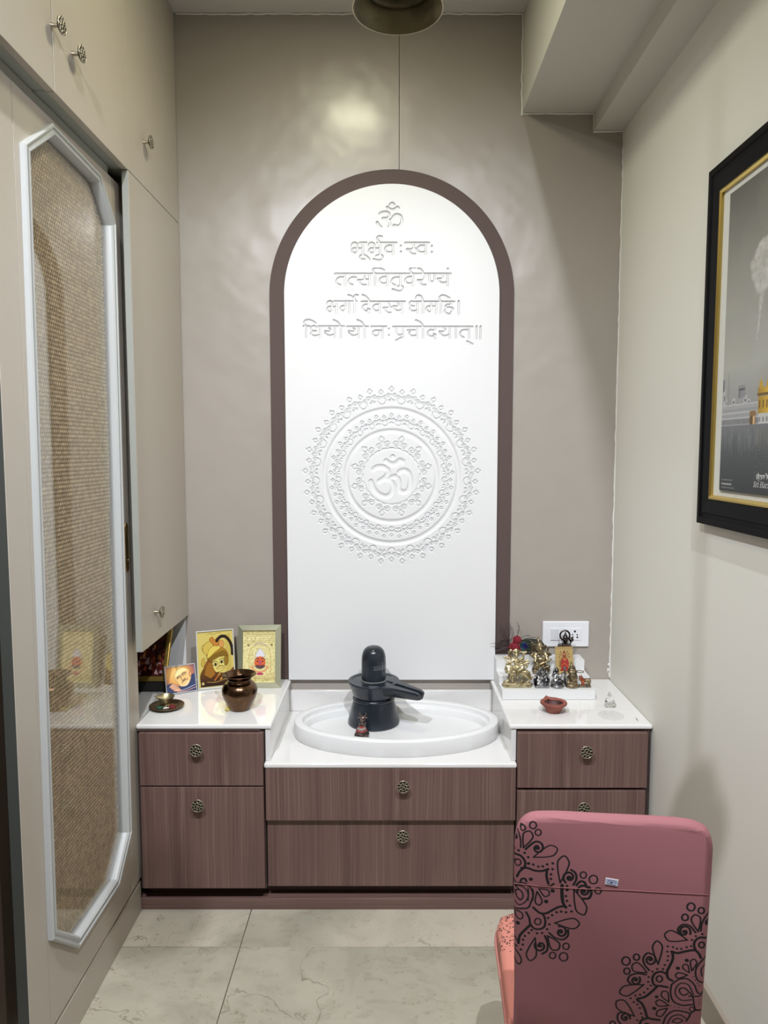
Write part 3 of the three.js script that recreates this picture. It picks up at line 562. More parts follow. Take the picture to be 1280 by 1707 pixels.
M.copper = std({ map: patina([0.46, 0.35, 0.26], [0.31, 0.235, 0.18], 10), metalness: 1, roughness: 0.24 });
M.blackStone = std({ map: patina([0.16, 0.185, 0.22], [0.115, 0.135, 0.165], 12), roughness: 0.24 });

// ================================================================ LINGAM ON ITS BASE
{
  const o = onY(621, 1208, YC + 0.0115); o.x = -0.063; o.z = 0.155;
  const t = thing('lingam', 'black stone lingam on a flared round base with a spout, standing in the oval basin', 'lingam', [o.x, YC + 0.0113, o.z]);
  obj('pedestal', latheCurve([[0.001, 0.0005], [0.085, 0.0005], [0.0895, 0.004], [0.0895, 0.010], [0.084, 0.034], [0.077, 0.062], [0.071, 0.083]], 40, 72), M.blackStone, t);
  obj('collar', latheCurve([[0.068, 0.082], [0.0725, 0.0855], [0.0735, 0.090], [0.0715, 0.0945], [0.068, 0.097]], 16, 72), M.blackStone, t);
  obj('bowl', latheCurve([[0.067, 0.0965], [0.0715, 0.103], [0.079, 0.122], [0.087, 0.142], [0.0895, 0.149], [0.0885, 0.1525], [0.083, 0.1535], [0.0775, 0.152], [0.0765, 0.1505], [0.060, 0.1505], [0.0475, 0.1515], [0.03, 0.1515], [0.001, 0.1515]], 60, 72), M.blackStone, t);
  // spout: a tapering trough that leaves the bowl towards the viewer's right
  const sp = new THREE.Group(), a = Math.atan2(0.112, 0.158);
  const sec = (x, w, top, bot, ch) => [[x, bot + 0.006, -w * 0.7], [x, top - 0.006, -w], [x, top, -w * 0.93], [x, top, -ch], [x, top - 0.006, -ch * 0.85], [x, top - 0.006, ch * 0.85], [x, top, ch], [x, top, w * 0.93], [x, top - 0.006, w], [x, bot + 0.006, w * 0.7], [x, bot, w * 0.45], [x, bot, -w * 0.45]];
  const S = [sec(0.03, 0.074, 0.1535, 0.112, 0.018), sec(0.07, 0.052, 0.1535, 0.113, 0.0125), sec(0.11, 0.038, 0.152, 0.115, 0.010), sec(0.155, 0.029, 0.149, 0.117, 0.009), sec(0.186, 0.0235, 0.1465, 0.1185, 0.008), sec(0.197, 0.020, 0.1425, 0.121, 0.007)];
  const pos = [], idx = []; S.forEach((s) => s.forEach((p) => pos.push(...p)));
  const m = 12; for (let i = 0; i < S.length - 1; i++) for (let j = 0; j < m; j++) { const p = i * m + j, q = i * m + (j + 1) % m; idx.push(p, q, p + m, q, q + m, p + m); }
  for (const [b, f] of [[0, 0], [(S.length - 1) * m, 1]]) for (let j = 1; j < m - 1; j++) f ? idx.push(b, b + j, b + j + 1) : idx.push(b, b + j + 1, b + j);
  const g = new THREE.BufferGeometry(); g.setAttribute('position', new THREE.Float32BufferAttribute(pos, 3)); g.setIndex(idx);
  obj('spout', toCreasedNormals(g.toNonIndexed(), 0.6).rotateY(-a), M.blackStone, t);
  obj('stone', latheCurve([[0.0415, 0.1517], [0.0425, 0.158], [0.0425, 0.19], [0.0422, 0.222], [0.0405, 0.240], [0.0345, 0.2575], [0.023, 0.2685], [0.010, 0.2725], [0.0005, 0.273]], 60, 64), M.blackStone, t);
  obj('ash_ring', new THREE.TorusGeometry(0.0435, 0.0022, 6, 64).rotateX(Math.PI / 2).translate(0, 0.1532, 0), std({ color: lin(0.20, 0.20, 0.185), roughness: 0.9 }), t, 'pale residue ring at the foot of the stone');
  // three scratched lines and an upright on the side of the stone
  const onStone = (th, y) => V3(Math.sin(th) * 0.0426, y, Math.cos(th) * 0.0426), arc = (y, t0, t1) => Array.from({ length: 9 }, (_, i) => onStone(t0 + (t1 - t0) * i / 8, y + (i % 2) * 0.0004));
  obj('scratched_mark', [tube(arc(0.2095, 0.0, 1.3), 0.0004, 16, 4), tube(arc(0.2035, 0.06, 1.3), 0.0004, 16, 4), tube(arc(0.1985, 0.06, 1.3), 0.0004, 16, 4), tube([onStone(0.86, 0.222), onStone(0.84, 0.20), onStone(0.87, 0.175)], 0.0004, 10, 4), tube([onStone(0.06, 0.2035), onStone(0.06, 0.1985)], 0.0004, 4, 4)], std({ color: lin(0.33, 0.34, 0.35), roughness: 0.8 }), t);
}
// small seated bull in front of it, seen from behind
{
  const b = onY(603, 1231, YC + 0.0115);
  const t = thing('bull_figurine', 'small dark metal seated bull with red cloth pattern, facing the black lingam', 'figurine', [b.x, YC + 0.0113, b.z - 0.012], Math.PI - 0.12);
  t.scale.setScalar(1.25);
  const dk = std({ map: patina([0.50, 0.43, 0.40], [0.26, 0.22, 0.21], 22), metalness: 0.7, roughness: 0.35 });
  obj('body', spherical(sculpt([slab([0, 0.0035, 0], [0.017, 0.0035, 0.021], 0.002), ball([0, 0.017, -0.005], [0.0145, 0.0125, 0.018]), ball([0, 0.024, 0.007], [0.0105, 0.010, 0.010]), ball([0, 0.034, 0.003], [0.006, 0.006, 0.006]), bone([0, 0.028, 0.010], [0, 0.043, 0.016], 0.0075, 0.0065), ball([0, 0.046, 0.019], [0.0078, 0.007, 0.009]), bone([0, 0.046, 0.022], [0, 0.041, 0.030], 0.005, 0.0038),
    bone([0.007, 0.048, 0.016], [0.014, 0.047, 0.014], 0.002, 0.0015), bone([-0.007, 0.048, 0.016], [-0.014, 0.047, 0.014], 0.002, 0.0015), bone([0.012, 0.009, 0.01], [0.010, 0.008, 0.020], 0.004), bone([-0.012, 0.009, 0.01], [-0.010, 0.008, 0.020], 0.004), bone([0.013, 0.010, -0.012], [0.014, 0.009, 0.0], 0.0055), bone([-0.013, 0.010, -0.012], [-0.014, 0.009, 0.0], 0.0055)], 0.0011, 0.003)), dk, t);
  for (const s of [-1, 1]) obj('horn', tube([[0.004 * s, 0.051, 0.017], [0.009 * s, 0.056, 0.016], [0.0075 * s, 0.061, 0.017]], 0.0013, 10, 6), M.bronze, t);
  const cl = canvasTex(128, 64, (g) => { g.fillStyle = '#3a2523'; g.fillRect(0, 0, 128, 64); g.fillStyle = '#9c3a3c'; g.fillRect(0, 6, 128, 14); g.fillRect(0, 44, 128, 10); g.strokeStyle = '#cfc6bd'; g.lineWidth = 3; for (let i = 0; i < 8; i++) { g.beginPath(); g.arc(8 + i * 16, 32, 6, 0, 7); g.stroke(); } g.fillStyle = '#d8d2c8'; for (let i = 0; i < 16; i++) g.fillRect(i * 8 + 2, 22, 3, 3); });
  const sc = new THREE.SphereGeometry(1, 24, 14, 0, Math.PI * 2, 0, 1.45).scale(0.0156, 0.0137, 0.0188).translate(0, 0.0172, -0.0055);
  obj('saddle_cloth', sc, std({ map: cl, roughness: 0.6 }), t);
  obj('collar', [new THREE.TorusGeometry(0.0085, 0.0016, 6, 24).rotateX(Math.PI / 2 - 0.3).translate(0, 0.036, 0.0125), new THREE.TorusGeometry(0.0092, 0.0013, 6, 24).rotateX(Math.PI / 2 - 0.3).translate(0, 0.0325, 0.0115)], M.silver, t);
}

// ================================================================ LEFT COUNTER
{
  const p = onY(400, 1182, YT);
  const t = thing('copper_pot', 'dark copper water pot with flared mouth standing before the gold picture frames', 'pot', [p.x, YT, p.z]);
  obj('body', latheCurve([[0.001, 0.0005], [0.028, 0.0005], [0.0315, 0.002], [0.034, 0.006], [0.043, 0.022], [0.0535, 0.044], [0.0572, 0.060], [0.0555, 0.074], [0.0475, 0.087], [0.0385, 0.0925], [0.036, 0.095], [0.0365, 0.0985], [0.037, 0.101], [0.0385, 0.104], [0.0455, 0.1105], [0.0520, 0.1155], [0.0528, 0.1172], [0.0515, 0.118], [0.0445, 0.113], [0.0372, 0.1065], [0.0345, 0.102], [0.034, 0.095], [0.038, 0.090], [0.048, 0.080], [0.053, 0.062], [0.045, 0.030], [0.03, 0.006], [0.001, 0.004]], 150, 80), std({ map: M.copper.map, metalness: 1, roughness: 0.23, bumpMap: roughNoise, bumpScale: 0.0006 }), t);
  obj('neck_ring', [new THREE.TorusGeometry(0.0372, 0.0016, 8, 64).rotateX(Math.PI / 2).translate(0, 0.0935, 0), new THREE.TorusGeometry(0.0525, 0.0014, 8, 64).rotateX(Math.PI / 2).translate(0, 0.117, 0)], M.copper, t);
}
// brass plate with a brass lamp, powders and a bit of cotton
{
  const p = onY(278, 1180, YT), o = [p.x, YT, p.z];
  const t = thing('brass_plate', 'small round brass plate holding a brass oil lamp and dabs of coloured powder', 'plate', o);
  obj('dish', latheCurve([[0.001, 0.0005], [0.030, 0.0005], [0.036, 0.002], [0.0525, 0.0085], [0.0555, 0.0095], [0.056, 0.0105], [0.054, 0.011], [0.036, 0.0042], [0.03, 0.003], [0.001, 0.003]], 60, 72), M.bronze, t);
  const red = std({ color: lin(0.13, 0.012, 0.012), roughness: 0.95 }), green = std({ color: lin(0.03, 0.09, 0.045), roughness: 0.95 }), cot = std({ color: lin(0.75, 0.72, 0.66), roughness: 1 });
  const heap = (n, m, x, z, r, h, l, s) => { const g = new THREE.SphereGeometry(1, 14, 8, 0, 7, 0, Math.PI / 2), q = g.attributes.position; for (let i = 0; i < q.count; i++) { const k = 1 + 0.35 * (vnoise(q.getX(i) * 3 + s, q.getZ(i) * 3, s) - 0.5); q.setXYZ(i, q.getX(i) * r * k, q.getY(i) * h * k, q.getZ(i) * r * 0.8 * k); } g.computeVertexNormals(); tag(obj(n, g.translate(o[0] + x, YT + 0.0032, o[2] + z), m), l, 'powder'); };
  heap('powder_heap', red, 0.019, 0.004, 0.014, 0.008, 'small heap of dark red powder on the brass plate', 3);
  heap('powder_heap', green, -0.021, 0.008, 0.011, 0.006, 'small heap of dark green powder on the brass plate', 5);
  tag(obj('cotton_wick', [[0, 0.014, 0.0035], [0.004, 0.018, 0.003], [-0.003, 0.02, 0.0025], [0.009, 0.014, 0.0025]].map(([x, z, r], i) => new THREE.IcosahedronGeometry(r, 1).scale(1.3, 0.8, 1).translate(o[0] + x, YT + 0.0055, o[2] + z)), cot), 'scrap of white cotton wick at the front of the brass plate', 'wick');
  const l = thing('oil_lamp', 'small brass oil lamp with a pointed lip standing on the brass plate', 'oil lamp', [o[0] - 0.004, YT + 0.0032, o[2] - 0.006]);
  obj('foot', latheCurve([[0.001, 0.0], [0.0125, 0.0], [0.013, 0.0012], [0.006, 0.004], [0.0042, 0.008], [0.0075, 0.012]], 20, 32), M.brass, l);
  const bowl = latheCurve([[0.001, 0.0115], [0.008, 0.0125], [0.018, 0.019], [0.0255, 0.0285], [0.0285, 0.0345], [0.0278, 0.0350], [0.024, 0.0290], [0.016, 0.021], [0.001, 0.0165]], 40, 64), q = bowl.attributes.position;
  for (let i = 0; i < q.count; i++) { const x = q.getX(i), z = q.getZ(i), y = q.getY(i), a = Math.atan2(z, -x), k = Math.max(0, 1 - Math.abs(a) / 0.55) * Math.max(0, (y - 0.018) / 0.016); q.setX(i, x - 0.012 * k * k); }
  bowl.computeVertexNormals();
  obj('bowl', bowl, M.brass, l);
}
// pictures: flat prints in frames leaning back
function leaner(name, label, bl, br, height, lean, thick, build, cat = 'picture') {
  const w = bl.distanceTo(br), t = thing(name, label, cat, [(bl.x + br.x) / 2, YT + 0.0004, (bl.z + br.z) / 2], -Math.atan2(br.z - bl.z, br.x - bl.x));
  const inner = new THREE.Matrix4().makeRotationX(-lean);
  build((n, g, m, label) => obj(n, [].concat(g).map((k) => k.applyMatrix4(inner)), m, t, label), w, height, thick);
  return t;
}
const glassFrame = (w, h, z0, z1) => box(-w / 2, w / 2, 0, h, z0, z1, 0.0012, 2);
function printPlane(w, h, x, y, z) { return new THREE.PlaneGeometry(w, h).translate(x, y, z); }
function ink(g, pts, w, col, fill) { g.beginPath(); smoothPath(g, pts); if (fill) { g.closePath(); g.fillStyle = fill; g.fill(); } if (w) { g.lineWidth = w; g.strokeStyle = col; g.stroke(); } }
// print of a bald old man resting his cheek by his hand
const printSaint = canvasTex(256, 256, (g) => {
  const b = g.createRadialGradient(110, 70, 10, 110, 90, 190); b.addColorStop(0, '#ffe08a'); b.addColorStop(0.45, '#e2a355'); b.addColorStop(0.8, '#9c5a63'); b.addColorStop(1, '#7a4560'); g.fillStyle = b; g.fillRect(0, 0, 256, 256);
  g.fillStyle = '#2f3a5c'; ink(g, [[0, 170], [40, 160], [90, 190], [150, 190], [200, 120], [256, 90], [256, 256], [0, 256]], 0, '', '#333e63');
  ink(g, [[95, 150], [70, 100], [95, 45], [150, 18], [200, 40], [222, 90], [212, 150], [180, 195], [140, 200], [110, 180]], 2, '#7a4a22', '#f3c983');
  ink(g, [[80, 92], [110, 40], [160, 24], [190, 45], [150, 60], [110, 100]], 0, '', '#ffe9a6');
  ink(g, [[205, 75], [218, 62], [228, 80], [222, 110], [210, 118]], 3, '#6b3420', '#e9a878');
  g.lineCap = 'round';
  ink(g, [[96, 118], [108, 100], [128, 96]], 7, '#2b1c18'); ink(g, [[140, 88], [156, 72], [180, 70]], 7, '#2b1c18');
  ink(g, [[102, 124], [114, 112], [128, 112]], 5, '#3c2620'); ink(g, [[146, 100], [162, 86], [178, 88]], 5, '#3c2620');
  ink(g, [[132, 100], [136, 128], [142, 142], [158, 134], [168, 120]], 4, '#7c3f24'); ink(g, [[138, 168], [150, 152], [172, 142], [190, 134]], 6, '#5b2a20'); ink(g, [[140, 148], [152, 142], [170, 132]], 4, '#4a2620');
  ink(g, [[112, 165], [130, 190], [165, 188], [195, 150], [200, 170], [170, 200], [125, 200]], 0, '', '#ffe1b0');
  for (let i = 0; i < 4; i++) ink(g, [[20 + i * 12, 196 + i * 14], [48 + i * 10, 168 + i * 16], [84 + i * 8, 178 + i * 14], [104 + i * 8, 200 + i * 12], [70 + i * 10, 208 + i * 12]], 3, '#6a3a32', '#eab492');
  ink(g, [[120, 240], [180, 226], [250, 200]], 5, '#cfd0e8'); ink(g, [[90, 250], [170, 246], [256, 224]], 6, '#e7a88f');
});
{
  const t = leaner('photo_print', 'small clear framed print of a bald elderly man with hand at his cheek', onY(277, 1160, YT), onY(329, 1152, YT), 0.098, 0.34, 0.006, (put, w, h) => {
    put('print', printPlane(w - 0.007, h - 0.008, 0, h / 2, 0.0006), std({ map: printSaint, roughness: 0.35 }));
    put('backing', box(-w / 2, w / 2, 0, h, -0.005, 0, 0.001), M.silver);
    put('clear_rim', [box(-w / 2, w / 2, 0, 0.0045, 0.0002, 0.004, 0.001), box(-w / 2, w / 2, h - 0.0045, h, 0.0002, 0.004, 0.001), box(-w / 2, -w / 2 + 0.004, 0.0045, h - 0.0045, 0.0002, 0.004, 0.001), box(w / 2 - 0.004, w / 2, 0.0045, h - 0.0045, 0.0002, 0.004, 0.001)], std({ color: lin(0.55, 0.55, 0.57), roughness: 0.15, metalness: 0.3 }));
    put('strut', box(-0.012, 0.012, 0.004, h * 0.7, -0.03, -0.028, 0.0005).rotateX(0.0), M.dark);
  });
}
// gold foil print: veiled face under a high turban with a dark plume
const printTurban = canvasTex(384, 512, (g) => {
  g.fillStyle = '#e3cf74'; g.fillRect(0, 0, 384, 512); g.fillStyle = '#d6bf60'; g.fillRect(300, 30, 60, 480); g.fillStyle = '#c9b055'; for (let i = 0; i < 120; i++) g.fillRect((i * 97) % 384, (i * 61) % 512, 2, 2);
  g.lineCap = 'round'; g.lineJoin = 'round';
  ink(g, [[110, 26], [140, 16], [180, 30], [230, 14], [270, 26]], 3, '#7a6420');
  const dk = g.createLinearGradient(0, 330, 0, 512); dk.addColorStop(0, '#8d5a22'); dk.addColorStop(1, '#33201c'); ink(g, [[20, 500], [18, 400], [60, 330], [110, 260], [170, 290], [190, 370], [260, 395], [340, 380], [384, 350], [384, 512], [18, 512]], 0, '', dk);
  ink(g, [[60, 400], [110, 290], [150, 300], [175, 400], [130, 440]], 2, '#5b3a16', '#a8722c');
  ink(g, [[150, 290], [210, 255], [265, 245], [285, 300], [280, 350], [240, 375], [190, 385], [160, 340]], 3, '#4a3510', '#f1df7e');
  ink(g, [[55, 180], [50, 140], [110, 100], [180, 95], [250, 140], [310, 190], [330, 250], [300, 240], [230, 240], [150, 270], [100, 250], [90, 200]], 3, '#5b430f', '#b88a2e');
  ink(g, [[50, 140], [110, 95], [180, 90], [170, 130], [100, 215], [60, 190]], 3, '#4e3a0d', '#e0c35c'); ink(g, [[95, 240], [130, 160], [200, 130], [250, 150], [180, 200], [110, 255]], 3, '#6b4b10', '#f0d665');
  ink(g, [[95, 255], [180, 215], [290, 190], [320, 240], [230, 235], [140, 275]], 2, '#3b2a0a', '#8d6a24'); ink(g, [[150, 110], [130, 70], [165, 50], [190, 80], [210, 60], [230, 95], [215, 140], [180, 130]], 3, '#7d4a18', '#cf8a3a');
  ink(g, [[230, 130], [240, 90], [280, 95], [285, 140], [255, 160]], 3, '#7d4a18', '#e2a35a'); ink(g, [[210, 90], [250, 55], [300, 55], [345, 95], [372, 160], [374, 225]], 30, '#2c2018');
  ink(g, [[40, 260], [35, 310], [60, 325], [75, 270], [62, 240]], 3, '#4e3a0d', '#d6b450'); ink(g, [[285, 250], [320, 240], [325, 300], [300, 330], [282, 315]], 3, '#4e3a0d', '#a07a2c');
  for (const [x, y] of [[185, 312], [252, 292]]) { ink(g, [[x - 24, y + 6], [x, y - 14], [x + 24, y - 4], [x + 4, y + 14]], 4, '#21160a', '#fff2c0'); g.fillStyle = '#1c120a'; g.beginPath(); g.arc(x + 2, y, 11, 0, 7); g.fill(); ink(g, [[x - 26, y - 18], [x, y - 30], [x + 26, y - 22]], 5, '#2a1a0a'); }
  ink(g, [[195, 350], [215, 335], [255, 328], [275, 335]], 6, '#5b3410'); ink(g, [[200, 362], [235, 352], [272, 346]], 5, '#9a5a2c'); ink(g, [[222, 300], [226, 322], [238, 326]], 3, '#8a6a20');
  for (let i = 0; i < 40; i++) { g.fillStyle = ['#c06a34', '#d8a448', '#7d3b22'][i % 3]; g.beginPath(); g.arc(170 + (i * 37) % 120, 400 + (i * 23) % 60, 8, 0, 7); g.fill(); }
  ink(g, [[90, 470], [180, 478], [290, 455], [350, 450]], 4, '#d9b95a'); g.fillStyle = '#f0e3a0'; g.beginPath(); g.arc(45, 482, 13, 0, 7); g.fill(); g.fillStyle = '#b48a2c'; g.beginPath(); g.arc(45, 482, 6, 0, 7); g.fill();
});
leaner('foil_print', 'gold foil picture of a face under a yellow turban with dark plume, in clear acrylic', onY(330, 1151, YT), onY(393, 1144, YT), 0.205, 0.20, 0.008, (put, w, h) => {
  put('print', printPlane(w - 0.008, h - 0.014, 0, h / 2 + 0.002, 0.0008), std({ map: printTurban, roughness: 0.3, metalness: 0.25 }));
  put('backing', box(-w / 2, w / 2, 0, h, -0.004, 0, 0.001), std({ color: lin(0.55, 0.46, 0.2), roughness: 0.4 }));
  put('clear_rim', [box(-w / 2, -w / 2 + 0.004, 0, h, 0.0004, 0.006, 0.001), box(w / 2 - 0.004, w / 2, 0, h, 0.0004, 0.006, 0.001), box(-w / 2 + 0.004, w / 2 - 0.004, h - 0.004, h, 0.0004, 0.006, 0.001), box(-w / 2 + 0.004, w / 2 - 0.004, 0, 0.006, 0.0004, 0.006, 0.001)], std({ color: lin(0.62, 0.62, 0.56), roughness: 0.12 }));
});
// mirror-bevelled frame round a filigree print with an orange round face
const printShrine = canvasTex(384, 512, (g) => {
  g.fillStyle = '#efe3a6'; g.fillRect(0, 0, 384, 512); const r = rng(8); g.lineCap = 'round';
  for (let i = 0; i < 1500; i++) { const x = r() * 384, y = r() * 512; g.strokeStyle = ['#b9a45a', '#cdb96b', '#9a8644', '#fff7cf'][i % 4]; g.lineWidth = 1.6; g.beginPath(); g.arc(x, y, 3 + r() * 5, r() * 6, r() * 6 + 2.5); g.stroke(); }
  g.strokeStyle = '#a8924a'; g.lineWidth = 3; for (const y of [22, 60, 105, 120, 440, 458, 490]) { g.beginPath(); g.moveTo(10, y); g.lineTo(374, y); g.stroke(); }
  for (let i = 0; i < 22; i++) { g.beginPath(); g.arc(20 + i * 16.5, 41, 6, 0, 7); g.stroke(); g.beginPath(); g.arc(20 + i * 16.5, 474, 6, 0, 7); g.stroke(); }
  for (let i = 0; i < 7; i++) { g.fillStyle = '#4a4423'; g.beginPath(); g.arc(50 + i * 48, 84, 4, 0, 7); g.fill(); }
  ink(g, [[70, 430], [74, 240], [90, 190], [150, 150], [200, 142], [260, 152], [310, 190], [326, 240], [328, 430]], 6, '#c4ae5e'); ink(g, [[130, 150], [170, 132], [230, 132], [268, 152]], 7, '#b9a6c0');
  ink(g, [[140, 262], [165, 215], [200, 182], [240, 215], [262, 262]], 3, '#8e8a96', '#e9e6ea');
  g.fillStyle = '#e36f48'; g.beginPath(); g.ellipse(200, 318, 66, 60, 0, 0, 7); g.fill(); g.fillStyle = '#5e5054'; g.beginPath(); g.ellipse(202, 346, 60, 34, 0, 0, Math.PI); g.fill();
  ink(g, [[140, 292], [160, 276], [190, 284]], 6, '#3a2020'); ink(g, [[212, 284], [240, 276], [262, 294]], 6, '#3a2020'); g.fillStyle = '#241414'; for (const x of [172, 232]) { g.beginPath(); g.arc(x, 306, 8, 0, 7); g.fill(); }
  ink(g, [[202, 288], [190, 330], [202, 340], [216, 330]], 2, '#8a2f4a', '#c25a8a'); ink(g, [[160, 338], [200, 350], [246, 338]], 5, '#8e1f24');
  g.fillStyle = '#e79a6c'; for (let i = 0; i < 34; i++) { const a = i * 2.4; g.beginPath(); g.arc(200 + Math.cos(a) * (78 + i), 350 + Math.abs(Math.sin(a)) * 60, 7, 0, 7); g.fill(); }
  g.fillStyle = '#c03f6a'; g.beginPath(); g.ellipse(200, 428, 42, 12, 0, 0, 7); g.fill();
  for (const x of [62, 338]) { g.fillStyle = '#4a4a2c'; g.beginPath(); g.arc(x, 146, 12, 0, 7); g.fill(); g.fillStyle = '#d9c46a'; g.beginPath(); g.arc(x, 146, 5, 0, 7); g.fill(); }
});
leaner('mirror_frame', 'shiny metal frame around a gold filigree print with an orange round face', onY(396, 1147, YT), onY(468, 1146, YT), 0.222, 0.17, 0.012, (put, w, h) => {
  const b = 0.019;
  put('print', printPlane(w - 2 * b, h - 2 * b, 0, h / 2, 0.0035), std({ map: printShrine, roughness: 0.28, metalness: 0.1 }));
  const strip = (pts) => { const g = new THREE.BufferGeometry(), p = []; for (const [a, c, d] of [[0, 1, 2], [0, 2, 3]]) p.push(...pts[a], ...pts[c], ...pts[d]); g.setAttribute('position', new THREE.Float32BufferAttribute(p, 3)); g.computeVertexNormals(); return g; };
  const o = [[-w / 2, 0, 0.004], [w / 2, 0, 0.004], [w / 2, h, 0.004], [-w / 2, h, 0.004]], q = [[-w / 2 + b, b, 0.012], [w / 2 - b, b, 0.012], [w / 2 - b, h - b, 0.012], [-w / 2 + b, h - b, 0.012]], e = q.map(([x, y]) => [x, y, 0.003]);
  const mir = std({ color: lin(0.50, 0.50, 0.36), metalness: 0.6, roughness: 0.12 });
  for (let i = 0; i < 4; i++) { const j = (i + 1) % 4; put('bevel', [strip([o[i], o[j], q[j], q[i]]), strip([q[i], q[j], e[j], e[i]]), strip([[...o[i].slice(0, 2), -0.006], [...o[j].slice(0, 2), -0.006], o[j], o[i]])], mir); }
  put('backing', box(-w / 2 + 0.0005, w / 2 - 0.0005, 0, h, -0.007, 0.003, 0.001), M.dark);
});
// dark devotional picture in a gold frame inside the recess
const printDark = canvasTex(384, 384, (g) => {
  g.fillStyle = '#3a120f'; g.fillRect(0, 0, 384, 384); const r = rng(19);
  for (let i = 0; i < 260; i++) { g.strokeStyle = ['#6b2a1e', '#8a4030', '#241010', '#5c3a26', '#a35a3a'][i % 5]; g.lineWidth = 2 + r() * 7; g.globalAlpha = 0.55; g.beginPath(); const x = r() * 384, y = r() * 384; g.moveTo(x, y); g.quadraticCurveTo(x + r() * 60 - 30, y + r() * 60, x + r() * 90 - 45, y + r() * 90 - 20); g.stroke(); }
  g.globalAlpha = 1; ink(g, [[90, 320], [110, 240], [150, 190], [210, 190], [250, 250], [260, 330], [180, 340]], 0, '', '#2a0d10');
  for (let i = 0; i < 70; i++) { const x = 235 + r() * 149, y = 190 + r() * 190; ink(g, [[x, y], [x + 8 + r() * 14, y - 20 - r() * 26], [x + 16 + r() * 10, y + 8]], 2, '#3a1410', ['#a8452e', '#b99aa0', '#c9a2a4', '#d78a4a', '#7b2a22', '#5a1c1c'][i % 6]); }
  for (let i = 0; i < 26; i++) { const x = 90 + r() * 150, y = 330 + r() * 50; ink(g, [[x, y], [x + 14, y - 14], [x + 26, y + 4]], 2, '#4a1a16', ['#c9a2a4', '#8e3a34', '#b07a6c'][i % 3]); }
});
{
  const t = thing('gold_frame', 'dark red devotional picture in a gold frame standing in the recess under the cupboard', 'picture', [-0.938, YT + 0.0005, 0.138]);
  const h = 0.243, w = 0.30, f = 0.018, tilt = new THREE.Matrix4().makeRotationX(-0.46).setPosition(0, 0.034, 0), put = (n, g, m) => obj(n, [].concat(g).map((k) => k.applyMatrix4(tilt)), m, t);
  const gold = std({ color: lin(0.56, 0.38, 0.10), metalness: 0.85, roughness: 0.34 });
  put('print', printPlane(w - 2 * f, h - 2 * f, 0, h / 2, 0.001), std({ map: printDark, roughness: 0.25 }));
  for (const [x0, x1, y0, y1] of [[-w / 2, w / 2, 0, f], [-w / 2, w / 2, h - f, h], [-w / 2, -w / 2 + f, f, h - f], [w / 2 - f, w / 2, f, h - f]]) put('frame_bar', box(x0, x1, y0, y1, -0.004, 0.010, 0.004, 3), gold);
  const beads = []; for (let i = 0; i < 40; i++) { beads.push(new THREE.SphereGeometry(0.0019, 6, 5).translate(-w / 2 + 0.008 + i * 0.0073, f * 0.5, 0.0102)); if (i < 30) beads.push(new THREE.SphereGeometry(0.0019, 6, 5).translate(w / 2 - f * 0.5, 0.012 + i * 0.0073, 0.0102)); }
  put('beading', beads, gold);
  put('backing', box(-w / 2 + 0.002, w / 2 - 0.002, 0.001, h - 0.001, -0.007, -0.0005, 0.001), M.dark);
  obj('foot_block', box(-w / 2 + 0.01, w / 2 - 0.004, 0, 0.034, -0.03, 0.006, 0.001), M.dark, t);
}
{
  const p = onY(214, 1158, YT);
  const t = thing('steel_tray', 'round dark metal tray with a bright rim lying in the recess beside the counter', 'tray', [-0.965, YT - 0.0005, 0.268]);
  obj('dish', latheCurve([[0.001, 0.0005], [0.085, 0.0005], [0.095, 0.003], [0.110, 0.016], [0.114, 0.019], [0.1125, 0.0205], [0.1085, 0.0175], [0.094, 0.006], [0.085, 0.004], [0.001, 0.004]], 60, 80), std({ color: lin(0.16, 0.145, 0.125), metalness: 1, roughness: 0.3 }), t);
  obj('rim', new THREE.TorusGeometry(0.1135, 0.0018, 8, 80).rotateX(Math.PI / 2).translate(0, 0.0198, 0), std({ color: lin(0.6, 0.6, 0.6), metalness: 1, roughness: 0.25 }), t);
}
M.glass = phys({ color: 0xffffff, roughness: 0.03, transmission: 1, thickness: 0.01, ior: 1.48, attenuationColor: lin(0.9, 0.95, 0.92), attenuationDistance: 0.2 });
{
  const p = onY(371, 1156, YT);
  const t = thing('glass_saucer', 'tiny clear glass saucer half hidden behind the copper pot', 'saucer', [p.x, YT + 0.0003, p.z]);
  obj('glass', latheCurve([[0.001, 0.0004], [0.016, 0.0004], [0.026, 0.006], [0.027, 0.0075], [0.0255, 0.0075], [0.016, 0.0022], [0.001, 0.002]], 30, 48), M.pane, t);
}
{
  const p = onY(381, 1185, YT), r = rng(41), pet = [];
  const t = thing('marigold_bloom', 'small pale yellow flower lying at the foot of the copper pot', 'flower', [p.x - 0.003, YT, p.z + 0.004]);
  for (let i = 0; i < 26; i++) { const a = i * 2.4, q = 0.002 + 0.0004 * i * 0.5; pet.push(new THREE.SphereGeometry(1, 7, 5).scale(0.0042, 0.0011, 0.0026).rotateZ(0.5 + r() * 0.7).rotateY(a).translate(Math.cos(a) * q, 0.0045 + (26 - i) * 0.0002, -Math.sin(a) * q)); }
  obj('petals', pet, std({ color: lin(0.78, 0.66, 0.22), roughness: 0.8 }), t);
  obj('heart', new THREE.IcosahedronGeometry(0.0028, 1).translate(0, 0.0085, 0), std({ color: lin(0.6, 0.42, 0.05), roughness: 0.9 }), t);
}

